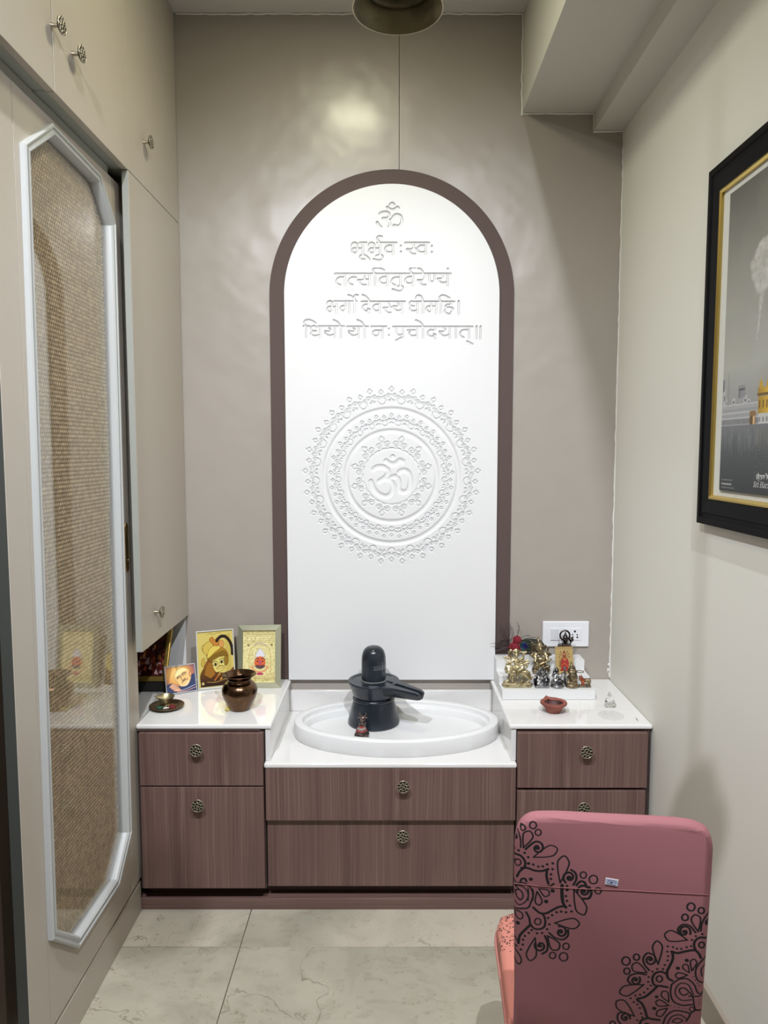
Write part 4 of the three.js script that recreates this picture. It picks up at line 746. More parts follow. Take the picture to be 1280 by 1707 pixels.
// ================================================================ RIGHT COUNTER
const SX0 = 0.374, SX1 = 0.689, S1 = 0.6385, S2 = 0.6635, S3 = 0.7005;
{
  const t = thing('stepped_stand', 'white three step stand holding the brass and silver figurines', 'stand', [0, 0, 0]);
  const prof = poly([[-0.226, YT + 0.0004], [-0.226, S1], [-0.152, S1], [-0.152, S2], [-0.082, S2], [-0.082, S3], [-0.008, S3], [-0.008, YT + 0.0004]]);
  obj('steps', extrude(prof, SX1 - SX0, 0.0007, 4).rotateY(Math.PI / 2).translate(SX0, 0, 0), M.white, t);
  obj('front_board', box(SX0 + 0.0005, SX1 - 0.0005, YT + 0.0008, S1 - 0.0006, 0.2262, 0.2275, 0.0005), M.white, t);
}
// a figure drawn from its place in the close-up: crop origin, scale, and the step it stands on
function figure(name, label, ox, oy, k, cx, base, y, z, m, build, cat = 'figurine', cell = 0.0011, sm = 0.0024) {
  const c = onZ(ox + cx / k, oy + base / k, z), s = (DIST - z) * 1.02 / FOCAL / k;
  const t = thing(name, label, cat, [c.x, y + 0.0003, z]);
  const P = (x, yy, d = 0) => [(x - cx) * s, (base - yy) * s / 0.955, d * s], list = [];
  const api = { b: (x1, y1, d1, x2, y2, d2, r1, r2 = r1) => bone(P(x1, y1, d1), P(x2, y2, d2), r1 * s, r2 * s), o: (x, yy, d, r, turn) => ball(P(x, yy, d), (Array.isArray(r) ? r : [r, r, r]).map((v) => v * s), turn), disc: (x, yy, d, r, h) => disc(P(x, yy, d), r * s, h * s, 0.0008), slab: (x, yy, d, a, h, e) => slab(P(x, yy, d), [a * s, h * s, e * s], 0.0012), hoop: (x, yy, d, R0, r) => hoop(P(x, yy, d), R0 * s, r * s), path: (pts, r0, r1) => chain(pts.map((p) => P(...p)), r0 * s, (r1 ?? r0) * s), part: (n, l, mm, c2 = cell, k2 = sm) => obj(n, spherical(sculpt(l.flat(), c2, k2)), mm, t), P, s };
  build(api, t);
  return t;
}
figure('lion_rider_figurine', 'brass many armed goddess seated on a striding lion, front of the stepped stand', 820, 1060, 12.8, 530, 1146, S1, 0.188, M.brass, ({ b, o, slab: sl, disc: dc, path, part }) => {
  part('base', [sl(530, 1100, 0, 285, 44, 105), o(290, 1104, 0, [90, 42, 75]), o(790, 1104, 0, [75, 42, 75]), b(300, 1066, 95, 780, 1066, 95, 10)], M.brass);
  part('lion', [b(440, 850, 0, 690, 850, 0, 72, 66), o(400, 860, 5, [70, 80, 62]), o(352, 770, 18, [92, 100, 76]), o(340, 800, 80, [48, 50, 38]), o(335, 828, 105, [30, 24, 24]), o(300, 700, 20, 22), o(405, 705, 20, 22),
    ...[0, 1, 2, 3, 4, 5, 6, 7].map((i) => o(352 + Math.cos(i * 0.785) * 78, 775 + Math.sin(i * 0.785) * 88, 36, 28)), b(375, 900, 40, 345, 985, 48, 38, 24), b(345, 985, 48, 300, 1028, 66, 24, 22), o(285, 1036, 80, [32, 18, 26]), b(430, 900, -20, 442, 1040, -14, 38, 20), o(436, 1044, 10, [30, 16, 26]),
    o(720, 875, 25, [72, 78, 40]), b(745, 930, 30, 800, 985, 32, 32, 22), b(800, 985, 32, 752, 1040, 36, 22, 18), o(742, 1046, 52, [34, 16, 24]), b(690, 920, -30, 685, 980, -30, 36, 24), b(685, 980, -30, 650, 1030, -26, 22, 18), o(640, 1040, -10, [32, 15, 22]),
    ...path([[735, 810, 0], [790, 850, 10], [812, 930, 14], [835, 985, 16], [862, 930, 18]], 14, 16)], M.brass);
  part('rider', [o(545, 745, 20, [115, 62, 70]), b(460, 745, 50, 545, 800, 78, 46, 34), b(640, 745, 40, 548, 810, 78, 46, 34), b(535, 815, 82, 528, 930, 78, 34, 20), o(526, 942, 90, [24, 16, 22]), o(512, 640, 20, [66, 88, 48]), o(488, 608, 58, 28), o(542, 608, 58, 28), b(508, 560, 20, 506, 525, 22, 28, 26), o(505, 490, 30, [44, 54, 42]), o(505, 498, 70, [9, 13, 9]), o(505, 430, 8, [80, 62, 26]), b(505, 425, 15, 506, 362, 8, 38, 12), ...[0, 1, 2, 3, 4, 5].map((i) => o(505 + Math.cos(i * 0.63) * 80, 440 - Math.sin(i * 0.63) * 66, 4, 15)),
    ...path([[455, 585, 15], [380, 640, 40], [290, 655, 55]], 26, 20), ...path([[450, 590, 5], [370, 560, 10], [262, 545, 20]], 24, 20), o(255, 530, 22, 28), ...path([[455, 570, -10], [390, 520, -10], [345, 450, -8], [395, 385, -6]], 24, 20), ...path([[345, 470, -4], [322, 560, 4]], 18), o(388, 398, -4, 26), b(270, 590, 46, 400, 632, 70, 17, 20),
    ...path([[570, 585, 10], [650, 560, 5], [665, 470, 0], [662, 440, 0]], 27, 22), o(612, 430, 0, 26), o(662, 445, 4, [40, 34, 24]), o(712, 430, 0, 26), ...path([[575, 600, 20], [660, 615, 35], [752, 590, 30]], 25, 18), ...path([[590, 640, 30], [680, 660, 44], [760, 630, 38]], 24, 17), ...path([[600, 690, 40], [690, 690, 44], [738, 700, 36]], 22, 18), ...path([[740, 560, 22], [765, 620, 24], [748, 720, 24], [700, 770, 20]], 12), b(690, 600, 20, 740, 750, 20, 12)], M.brass);
});
figure('seated_deity_figurine', 'brass seated deity with tall crown and raised arms, on the middle step', 880, 1040, 11.636, 250, 962, S2, 0.117, M.brassOld, ({ b, o, disc: dc, path, part }) => {
  part('lotus_base', [dc(250, 935, 0, 165, 24), ...Array.from({ length: 14 }, (_, i) => { const a = i * 0.4488; return o(250 + Math.cos(a) * 138, 900, Math.sin(a) * 138, [40, 36, 40]); }), dc(250, 890, 0, 130, 30)], M.brassOld);
  part('figure', [b(250, 850, 40, 120, 815, 70, 46, 36), b(250, 850, 40, 375, 815, 70, 46, 36), b(120, 820, 75, 270, 858, 110, 34, 24), b(375, 820, 75, 225, 858, 110, 34, 24), o(240, 740, 20, [98, 105, 78]), o(240, 690, 50, [72, 62, 52]), ...Array.from({ length: 9 }, (_, i) => o(172 + i * 17, 640 + Math.sin(i * 0.39) * 62, 92 - Math.abs(i - 4) * 5, 11)), o(240, 580, 20, [70, 50, 50]), o(215, 480, 30, [72, 76, 62]), o(118, 470, 5, [44, 62, 14], 0.3), o(312, 478, 5, [40, 60, 14], -0.3), ...path([[225, 500, 82], [235, 560, 98], [232, 620, 100], [265, 640, 96]], 28, 15),
    b(205, 415, 20, 190, 360, 12, 58, 40), o(190, 365, 12, [48, 14, 44]), b(188, 350, 12, 180, 290, 8, 34, 16), o(178, 274, 8, 17), o(188, 430, 78, 11), o(245, 432, 78, 11), ...path([[150, 620, 0], [95, 650, 20], [60, 620, 30]], 32, 24), o(48, 615, 32, [34, 22, 28]), o(78, 590, 25, 24), ...path([[160, 600, -10], [80, 560, -15], [75, 440, -10]], 24, 18), o(72, 410, -8, [32, 40, 16]), ...path([[330, 620, 0], [375, 650, 15], [395, 600, 25]], 30, 22), o(380, 585, 25, 32), o(425, 605, 25, 24), ...path([[320, 600, -10], [360, 560, -12], [390, 500, -8]], 22, 17),
    ...path([[140, 650, 30], [120, 730, 70], [180, 775, 110]], 30, 22), ...path([[340, 650, 30], [360, 710, 70], [320, 730, 105]], 28, 22), b(140, 800, 115, 425, 680, 90, 15, 13), o(150, 796, 112, 40), o(425, 675, 88, 20)], M.brassOld);
});
figure('arched_silver_figurine', 'small silver seated figurine in a pointed arch, beside the brass lion rider', 880, 1040, 11.636, 265, 1262, S1, 0.196, M.silver, ({ b, o, slab: sl, path, part }) => {
  part('base', [sl(268, 1240, 0, 138, 22, 62), b(150, 1232, 66, 385, 1240, 66, 12)], M.silver);
  part('arch', [...path([[140, 1225, -25], [128, 1130, -25], [160, 1020, -25], [215, 945, -25], [265, 915, -25], [318, 945, -25], [372, 1020, -25], [402, 1130, -25], [395, 1225, -25]], 22), sl(266, 1110, -40, 105, 118, 8), ...Array.from({ length: 11 }, (_, i) => { const a = -0.3 + i * 0.374; return o(266 + Math.cos(a) * 132, 1105 - Math.sin(a) * 165, -10, 18); })], M.silver);
  part('figure', [b(190, 1185, 30, 345, 1185, 30, 34), b(185, 1190, 45, 300, 1205, 62, 28, 18), b(350, 1190, 45, 235, 1205, 62, 28, 18), o(266, 1120, 10, [62, 70, 44]), o(266, 1085, 42, [36, 30, 26]), o(266, 1010, 15, [38, 46, 36]), b(266, 980, 10, 266, 935, 4, 32, 12), ...path([[205, 1070, 5], [180, 1130, 30], [225, 1150, 58]], 24, 17), ...path([[328, 1070, 5], [352, 1130, 30], [305, 1150, 58]], 24, 17), ...path([[205, 1060, -5], [165, 1040, 5], [160, 990, 10]], 18, 14), ...path([[328, 1060, -5], [368, 1040, 5], [372, 990, 10]], 18, 14)], M.silver);
});
figure('silver_musician_figurine', 'small silver figurine with an instrument on a round base, left of the bronze head', 880, 1040, 11.636, 562, 1276, S1, 0.192, M.silver, ({ b, o, disc: dc, path, part }) => {
  part('lotus_base', [dc(565, 1256, 0, 130, 18), dc(565, 1225, 0, 105, 22)], M.silver);
  part('figure', [o(565, 1165, 10, [102, 62, 80]), b(480, 1170, 40, 590, 1190, 80, 40, 24), b(650, 1170, 40, 550, 1190, 80, 40, 24), o(552, 1080, 10, [52, 72, 42]), o(552, 985, 15, [34, 42, 32]), b(550, 960, 10, 548, 910, 6, 32, 12), o(548, 968, -12, [48, 50, 12]), ...path([[510, 1045, 10], [470, 1060, 30], [480, 1000, 40], [492, 965, 40]], 22, 16), o(492, 958, 40, [24, 24, 14]), ...path([[592, 1045, 10], [635, 1060, 30], [650, 1010, 40]], 22, 16), o(662, 1005, 40, [26, 20, 18]), b(500, 1160, 85, 660, 1005, 60, 11, 9), o(505, 1150, 82, 32), ...path([[515, 1060, 25], [500, 1120, 70], [545, 1125, 92]], 20, 15), ...path([[590, 1060, 25], [615, 1090, 65], [590, 1085, 82]], 20, 15), o(610, 1150, 75, [40, 22, 14]), o(530, 1150, 82, [22, 40, 14])], M.silver);
});
figure('bronze_head_figurine', 'small bronze head with closed eyes and a topknot, on the lowest step', 880, 1040, 11.636, 850, 1294, S1, 0.19, M.bronze, ({ b, o, disc: dc, hoop: hp, path, part }) => {
  part('base', [dc(848, 1272, 0, 128, 20), o(848, 1250, 0, [112, 34, 96])], M.bronze);
  part('head', [o(850, 1215, 0, [88, 50, 70]), b(855, 1200, 0, 860, 1120, 5, 58, 56), o(862, 1095, 12, [84, 112, 78]), o(864, 1140, 40, [60, 62, 52]), b(866, 1075, 88, 868, 1120, 98, 9, 13), o(868, 1126, 96, [20, 11, 11]), b(845, 1156, 84, 892, 1156, 84, 8), b(848, 1168, 80, 888, 1168, 80, 8), o(834, 1085, 78, [22, 9, 12]), o(898, 1085, 76, [22, 9, 12]), b(812, 1064, 72, 850, 1058, 84, 7), b(882, 1058, 84, 920, 1066, 68, 7), o(776, 1115, -5, [15, 44, 22]), o(944, 1115, -5, [15, 44, 22]), o(770, 1175, 5, 20), o(940, 1180, 5, 18), b(764, 1210, 20, 830, 1250, 60, 18), b(940, 1215, 20, 880, 1250, 60, 18)], M.bronze, 0.0009, 0.0018);
  part('hair', [o(852, 1010, 0, [96, 48, 86]), ...[0, 1, 2].map((i) => hp(850, 995 - i * 22, 0, 60, 4)), o(846, 965, 0, [76, 30, 66]), b(842, 945, 0, 838, 905, 0, 52, 36), dc(842, 930, 0, 56, 8), dc(838, 896, 0, 40, 7), b(836, 890, 0, 830, 845, 0, 26, 12), o(830, 836, 0, 18)], M.bronze, 0.0009, 0.0016);
  part('side_staff', [...path([[722, 1245, -20], [716, 1120, -24], [716, 990, -24], [706, 945, -20]], 20, 16), o(704, 940, -14, [30, 24, 16]), o(735, 1060, -20, 22)], M.silver);
});
figure('cow_figurine', 'tiny reddish cow with a bronze calf beside it, at the end of the lowest step', 880, 1040, 11.636, 1090, 1272, S1, 0.19, M.bronze, ({ b, o, slab: sl, path, part }) => {
  const red = std({ map: patina([0.66, 0.36, 0.25], [0.40, 0.22, 0.15], 31), metalness: 0.75, roughness: 0.38 });
  part('base', [sl(1090, 1256, 0, 120, 14, 62), o(990, 1254, 0, [40, 14, 50])], M.bronze);
  part('cow', [b(1040, 1135, 10, 1070, 1150, -10, 42, 40), o(1052, 1180, 20, [36, 40, 30]), b(1040, 1120, 20, 1010, 1092, 35, 30, 26), o(1004, 1092, 42, [30, 28, 28]), b(1000, 1098, 55, 980, 1118, 66, 20, 15), o(985, 1075, 30, [18, 9, 10], -0.5), o(1032, 1072, 34, [16, 9, 10], 0.5), ...path([[996, 1068, 34], [990, 1048, 34], [1000, 1030, 34]], 8, 4), ...path([[1020, 1066, 34], [1028, 1048, 34], [1020, 1032, 34]], 8, 4), b(1035, 1180, 35, 1030, 1240, 38, 17, 12), b(1068, 1185, 35, 1072, 1240, 38, 17, 12), o(1062, 1195, 50, [14, 30, 10])], red, 0.0009, 0.0018);
  part('calf', [b(1110, 1160, -20, 1180, 1160, -20, 38, 42), b(1190, 1160, -10, 1192, 1235, -5, 20, 13), b(1130, 1180, 0, 1128, 1238, 5, 18, 12), o(1155, 1195, 5, [42, 24, 20]), o(1120, 1210, 20, [26, 18, 16]), ...path([[1205, 1140, -20], [1220, 1180, -16], [1212, 1215, -12]], 7)], M.bronze, 0.0009, 0.0018);
});
figure('haloed_figurine', 'dark metal seated figure with a ring halo holding a mace, on the top step', 880, 1040, 11.636, 705, 618, S3, 0.046, M.silver, ({ b, o, slab: sl, hoop: hp, path, part }) => {
  const dk = std({ map: patina([0.40, 0.36, 0.35], [0.14, 0.13, 0.13], 35), metalness: 1, roughness: 0.3 });
  part('base', [sl(705, 600, 0, 120, 18, 60)], dk);
  part('halo', [hp(712, 215, -18, 92, 15), ...Array.from({ length: 20 }, (_, i) => o(712 + Math.cos(i * 0.314) * 104, 215 + Math.sin(i * 0.314) * 104, -18, 8))], dk);
  part('figure', [b(705, 560, 10, 600, 545, 40, 50, 38), b(705, 560, 10, 815, 545, 40, 50, 38), o(705, 470, 0, [92, 110, 62]), o(705, 400, 8, [112, 52, 52]), o(605, 400, 10, [34, 40, 36]), o(712, 300, 22, [48, 62, 46]), b(712, 308, 66, 712, 325, 70, 9, 12), o(712, 345, 50, [34, 22, 20]), o(690, 280, 58, 8), o(734, 280, 58, 8), b(714, 245, 12, 716, 175, 6, 50, 16), o(716, 160, 6, 14), ...path([[610, 410, 10], [590, 480, 40], [660, 520, 66]], 32, 22), ...path([[800, 400, 10], [825, 440, 30], [800, 390, 44]], 32, 22), ...[0, 1, 2, 3].map((i) => b(650, 380 + i * 22, 52 - i * 3, 760, 390 + i * 22, 52 - i * 3, 6))], dk);
  part('mace', [...path([[790, 420, 44], [805, 350, 40], [818, 300, 34]], 12), o(822, 282, 34, [44, 40, 38]), o(838, 246, 34, 16), ...[0, 1, 2, 3, 4, 5].map((i) => o(822 + Math.cos(i * 1.05) * 38, 282 + Math.sin(i * 1.05) * 34, 44, 10))], dk);
});
{
  const card = canvasTex(192, 256, (g) => {
    g.fillStyle = '#c4a662'; g.fillRect(0, 0, 192, 256); g.fillStyle = '#b8985a'; g.fillRect(0, 0, 192, 24); g.lineCap = 'round';
    ink(g, [[62, 120], [96, 104], [130, 120], [140, 180], [120, 210], [64, 210], [54, 180]], 2, '#7a1a18', '#b3281f'); ink(g, [[44, 216], [96, 206], [146, 216], [140, 230], [50, 230]], 2, '#7a1a18', '#a8241e');
    ink(g, [[84, 100], [82, 70], [96, 36], [112, 70], [110, 100]], 2, '#5a1d14', '#8f3a22'); g.fillStyle = '#d99a5a'; g.beginPath(); g.arc(97, 72, 10, 0, 7); g.fill(); ink(g, [[80, 112], [97, 102], [114, 112], [108, 132], [86, 132]], 0, '', '#d07a3a');
    for (const [x, y] of [[50, 74], [40, 100], [142, 70], [152, 94], [132, 46], [60, 52]]) { ink(g, [[97, 108], [(97 + x) / 2, (108 + y) / 2 + 6], [x, y]], 4, '#96401f'); g.fillStyle = '#7a2a18'; g.beginPath(); g.arc(x, y, 6, 0, 7); g.fill(); }
    ink(g, [[36, 190], [44, 130], [50, 120], [56, 150], [50, 196]], 2, '#7a4a18', '#98702a'); ink(g, [[140, 160], [160, 150], [168, 190], [150, 214]], 4, '#8a5a20'); ink(g, [[20, 232], [50, 200], [44, 180]], 3, '#7a4a18'); ink(g, [[60, 180], [96, 160], [130, 190]], 3, '#e0b04a'); g.fillStyle = '#6a3a18'; g.fillRect(20, 232, 10, 8);
  });
  const bl = onZ(880 + 550 / 11.636, 1040 + 922 / 11.636, 0.128), br = onZ(880 + 897 / 11.636, 1040 + 922 / 11.636, 0.128), w = br.x - bl.x, h = 0.094;
  const t = thing('foil_card', 'upright gold card with a red robed goddess print, on the middle step', 'card', [(bl.x + br.x) / 2, S2 + 0.0004, 0.126]), lean = new THREE.Matrix4().makeRotationX(-0.30), put = (n, g, m) => obj(n, g.applyMatrix4(lean), m, t);
  put('print', printPlane(w - 0.0006, h - 0.0006, 0, h / 2, 0.0004), std({ map: card, roughness: 0.4, color: lin(0.72, 0.74, 0.82) }));
  put('card', box(-w / 2, w / 2, 0, h, -0.0012, 0.0002, 0.0003), std({ color: lin(0.5, 0.36, 0.1), roughness: 0.4, metalness: 0.4 }));
}
{
  const c = onY(880 + 1010 / 11.636, 1040 + 930 / 11.636, S2), g = new THREE.TorusGeometry(0.0125, 0.0013, 8, 48).rotateX(Math.PI / 2).translate(c.x, S2 + 0.0015, c.z);
  tag(obj('metal_ring', g, M.bronze), 'thin plain metal ring lying on the middle step beside the gold card', 'ring');
}
// red and white flowers and a peacock feather behind the brass figures
function bloom(name, label, x, y, z, r, color, seed, n = 60) {
  const t = thing(name, label, 'flower', [x, y, z]), q = rng(seed), pet = [], shape = new THREE.SphereGeometry(1, 7, 5);
  for (let i = 0; i < n; i++) { const h = 1 - 2 * (i + 0.5) / n, a = i * 2.39996, s = Math.sqrt(1 - h * h), d = V3(Math.cos(a) * s, h, Math.sin(a) * s), k = r * (0.78 + q() * 0.2); pet.push(shape.clone().scale(r * 0.34, r * 0.10, r * 0.22).applyQuaternion(new THREE.Quaternion().setFromUnitVectors(V3(0, 1, 0), d.clone().add(V3(q() - 0.5, q() - 0.5, q() - 0.5).multiplyScalar(0.9)).normalize())).translate(d.x * k, d.y * k, d.z * k)); }
  const m = std({ color: lin(...color), roughness: 0.85 });
  obj('petals', pet, m, t); obj('heart', new THREE.IcosahedronGeometry(r * 0.72, 2), m, t);
}
{
  const P = (x, y, z) => onZ(815 + x / 12.8, 1030 + y / 12.8, z), a = P(545, 640, 0.05), b = P(600, 470, 0.045), w = P(415, 735, 0.075);
  bloom('red_bloom', 'larger crimson pompom bloom lying lowest behind the lion rider', a.x, a.y, 0.052, 0.0205, [0.20, 0.010, 0.022], 5, 90);
  bloom('red_bloom', 'smaller crimson pompom bloom on top of the larger one', b.x, b.y, 0.046, 0.0155, [0.22, 0.011, 0.024], 7, 70);
  bloom('white_bloom', 'small white flower resting under the crimson blooms', w.x, S3 + 0.0085, 0.072, 0.0085, [0.78, 0.70, 0.70], 9, 40);
  const barbMat = std({ color: lin(0.055, 0.035, 0.035), roughness: 0.6 }), vane = std({ color: lin(0.022, 0.03, 0.018), roughness: 0.5 });
  const q = rng(60), t = thing('feather_tuft', 'tuft of thin dark loose feather barbs rising against the brown arch band', 'feather', [0, 0, 0]), g = [];
  const line = (pts, z, r, arr) => arr.push(tube(pts.map(([x, y], i) => P(x, y, z + (i % 2) * 0.002)), r, 14, 5));
  for (const s of [[[440, 560], [370, 380], [300, 240], [190, 90]], [[380, 480], [345, 300], [400, 100]], [[290, 430], [285, 300], [250, 190]], [[400, 400], [450, 260], [450, 120]], [[470, 480], [515, 320], [480, 180]], [[600, 400], [640, 230], [600, 90]], [[610, 390], [632, 260], [648, 160]], [[420, 420], [470, 300], [460, 190]]]) line(s, 0.03, 0.00085, g);
  for (let i = 0; i < 30; i++) { const x = 440 + q() * 40, y = 690 - i * 9 + q() * 20, e = 110 + q() * 70; line([[x, y], [(x + e) / 2 + q() * 30, y - 40 + q() * 40], [e, 705 - i * 6 + q() * 40]], 0.025 + q() * 0.012, 0.0007, g); }
  line([[440, 520], [300, 460], [120, 540], [30, 555]], 0.036, 0.0007, g);
  obj('barbs', g, barbMat, t).userData.kind = 'stuff';
  const f = thing('peacock_feather', 'peacock feather with a dark blue eye lying along the top step', 'feather', [0, 0, 0]), h = [];
  for (let i = 0; i < 26; i++) { const k = i / 25; line([[690, 690 - k * 220], [850 + k * 40, 690 - k * 260 + 20 * q()], [1060 + q() * 60, 740 - k * 300 + 60 * q()], [1180 - 120 * (1 - k) * q(), 760 - k * 180]], 0.028 + q() * 0.008, 0.0011, h); }
  for (const s of [[[690, 430], [760, 385], [880, 375]], [[740, 460], [850, 425], [1000, 412]], [[760, 470], [950, 460], [1100, 500], [1190, 580]]]) line(s, 0.033, 0.0010, h);
  obj('barbs', h, vane, f).userData.kind = 'stuff';
  const c = P(800, 600, 0.032), e = P(740, 615, 0.04), d = P(755, 605, 0.041);
  obj('vane', new THREE.SphereGeometry(1, 32, 16).scale(0.022, 0.0225, 0.0025).translate(c.x, c.y, 0.031), vane, f);
  obj('eye_ring', new THREE.SphereGeometry(1, 32, 16).scale(0.0138, 0.0155, 0.0016).translate(e.x, e.y, 0.0345), std({ color: lin(0.015, 0.09, 0.10), roughness: 0.35, metalness: 0.3 }), f);
  obj('eye_spot', new THREE.SphereGeometry(1, 32, 16).scale(0.009, 0.0118, 0.0016).rotateZ(0.35).translate(d.x + 0.0025, d.y, 0.0362), std({ color: lin(0.012, 0.012, 0.10), roughness: 0.35, metalness: 0.3 }), f);
}
// clay lamp, crystal figure and glass disc in front
{
  const p = onY(923, 1188, YT), t = thing('clay_lamp', 'red clay oil lamp bowl with a pinched lip in front of the stepped stand', 'oil lamp', [p.x, YT + 0.0003, p.z - 0.004]);
  const g = latheCurve([[0.001, 0.0003], [0.018, 0.0003], [0.0215, 0.003], [0.030, 0.016], [0.039, 0.0265], [0.0425, 0.0295], [0.0428, 0.0335], [0.0395, 0.036], [0.035, 0.0362], [0.0315, 0.034], [0.0295, 0.030]], 60, 72), q = g.attributes.position;
  for (let i = 0; i < q.count; i++) { const x = q.getX(i), y = q.getY(i), z = q.getZ(i), a = Math.atan2(z, x) - 4.35, d = Math.atan2(Math.sin(a), Math.cos(a)), k = Math.max(0, 1 - Math.abs(d) / 0.4), n = 1 + 0.05 * (vnoise(x * 120, z * 120, 4) - 0.5), up = Math.max(0, (y - 0.015) / 0.02); q.setXYZ(i, x * n * (1 + 0.16 * k * k * up), y + 0.005 * k * k * up + 0.0012 * (vnoise(x * 90 + 5, z * 90, 9) - 0.5), z * n * (1 + 0.16 * k * k * up)); }
  g.computeVertexNormals();
  obj('bowl', g, std({ map: patina([0.60, 0.35, 0.30], [0.47, 0.26, 0.22], 51), roughness: 0.85, bumpMap: roughNoise, bumpScale: 0.001 }), t);
  obj('sooty_inside', latheCurve([[0.0297, 0.0305], [0.0285, 0.027], [0.022, 0.017], [0.012, 0.0105], [0.001, 0.010]], 24, 48), std({ map: patina([0.36, 0.19, 0.17], [0.16, 0.09, 0.09], 53), roughness: 0.6 }), t);
  const c = onY(1016, 1179, YT), f = thing('crystal_figurine', 'tiny clear crystal cone shaped figure near the right wall', 'figurine', [c.x, YT + 0.0003, c.z - 0.004]);
  obj('crystal', sculpt([ball([0, 0.010, 0], [0.0155, 0.0105, 0.012]), ball([0, 0.022, 0], [0.0125, 0.012, 0.010]), bone([0, 0.030, 0], [0, 0.0475, 0], 0.0095, 0.003), ball([0.0145, 0.008, 0.004], [0.007, 0.0075, 0.007]), ball([-0.012, 0.02, 0.004], 0.0045), ball([0.012, 0.02, 0.004], 0.0045), bone([0, 0.03, 0.008], [0.004, 0.018, 0.012], 0.0035, 0.0025), slab([0, 0.002, 0], [0.0145, 0.002, 0.011], 0.001)], 0.0009, 0.002), M.glass, f);
  const d = onY(1018, 1194, YT), k = thing('glass_disc', 'flat round clear glass disc lying on the counter before the crystal figure', 'disc', [d.x, YT + 0.0003, d.z]);
  obj('glass', latheCurve([[0.001, 0.0003], [0.037, 0.0003], [0.0405, 0.0015], [0.041, 0.003], [0.038, 0.0055], [0.025, 0.0075], [0.001, 0.0082]], 40, 72), M.pane, k);
}
tag(obj('incense_stub', tube([onY(1060, 1197, YT + 0.001).toArray(), onY(1063, 1201, YT + 0.001).toArray()], 0.0008, 4, 6), M.dark), 'tiny dark incense stub near the front corner beside the right wall', 'incense');
// switch plate on the back wall
{
  const a = onZ(905, 1036, 0.012), b = onZ(981.5, 1078.5, 0.012), t = thing('switch_plate', 'white wall switch and socket plate above the stepped stand', 'switch', [(a.x + b.x) / 2, (a.y + b.y) / 2, 0]), w = a.x - b.x, h = a.y - b.y, W2 = Math.abs(w) / 2, H2 = h / 2;
  const pl = std({ color: lin(0.78, 0.79, 0.82), roughness: 0.25 }), k = 0.00222 / 11.636 * 1.0, X = (x) => (x - 732) * k, Y = (y) => (207 - y) * k;
  obj('plate', box(-W2, W2, -H2, H2, 0.0003, 0.011, 0.004, 3), pl, t);
  obj('module', box(X(430), X(1032), Y(330), Y(78), 0.0105, 0.0122, 0.0006), pl, t);
  obj('rocker', box(X(438), X(570), Y(320), Y(95), 0.0124, 0.0155, 0.0012, 2).applyMatrix4(new THREE.Matrix4().makeRotationX(0.035)), std({ color: lin(0.70, 0.71, 0.74), roughness: 0.25 }), t);
  obj('blank', box(X(580), X(690), Y(322), Y(92), 0.0124, 0.0136, 0.0008, 2), pl, t);
  const s = obj('socket', box(X(700), X(1020), Y(322), Y(92), 0.0124, 0.0138, 0.0008, 2), pl, t);
  for (const [x, y, r, q] of [[900, 150, 21, 1], [855, 215, 14, 1], [945, 215, 14, 1], [948, 264, 18, 1], [862, 262, 16, 1]]) obj('socket_hole', new THREE.CylinderGeometry(r * k, r * k, 0.0006, 18).rotateX(Math.PI / 2).translate(X(x), Y(y), 0.0139), M.dark, s);
}

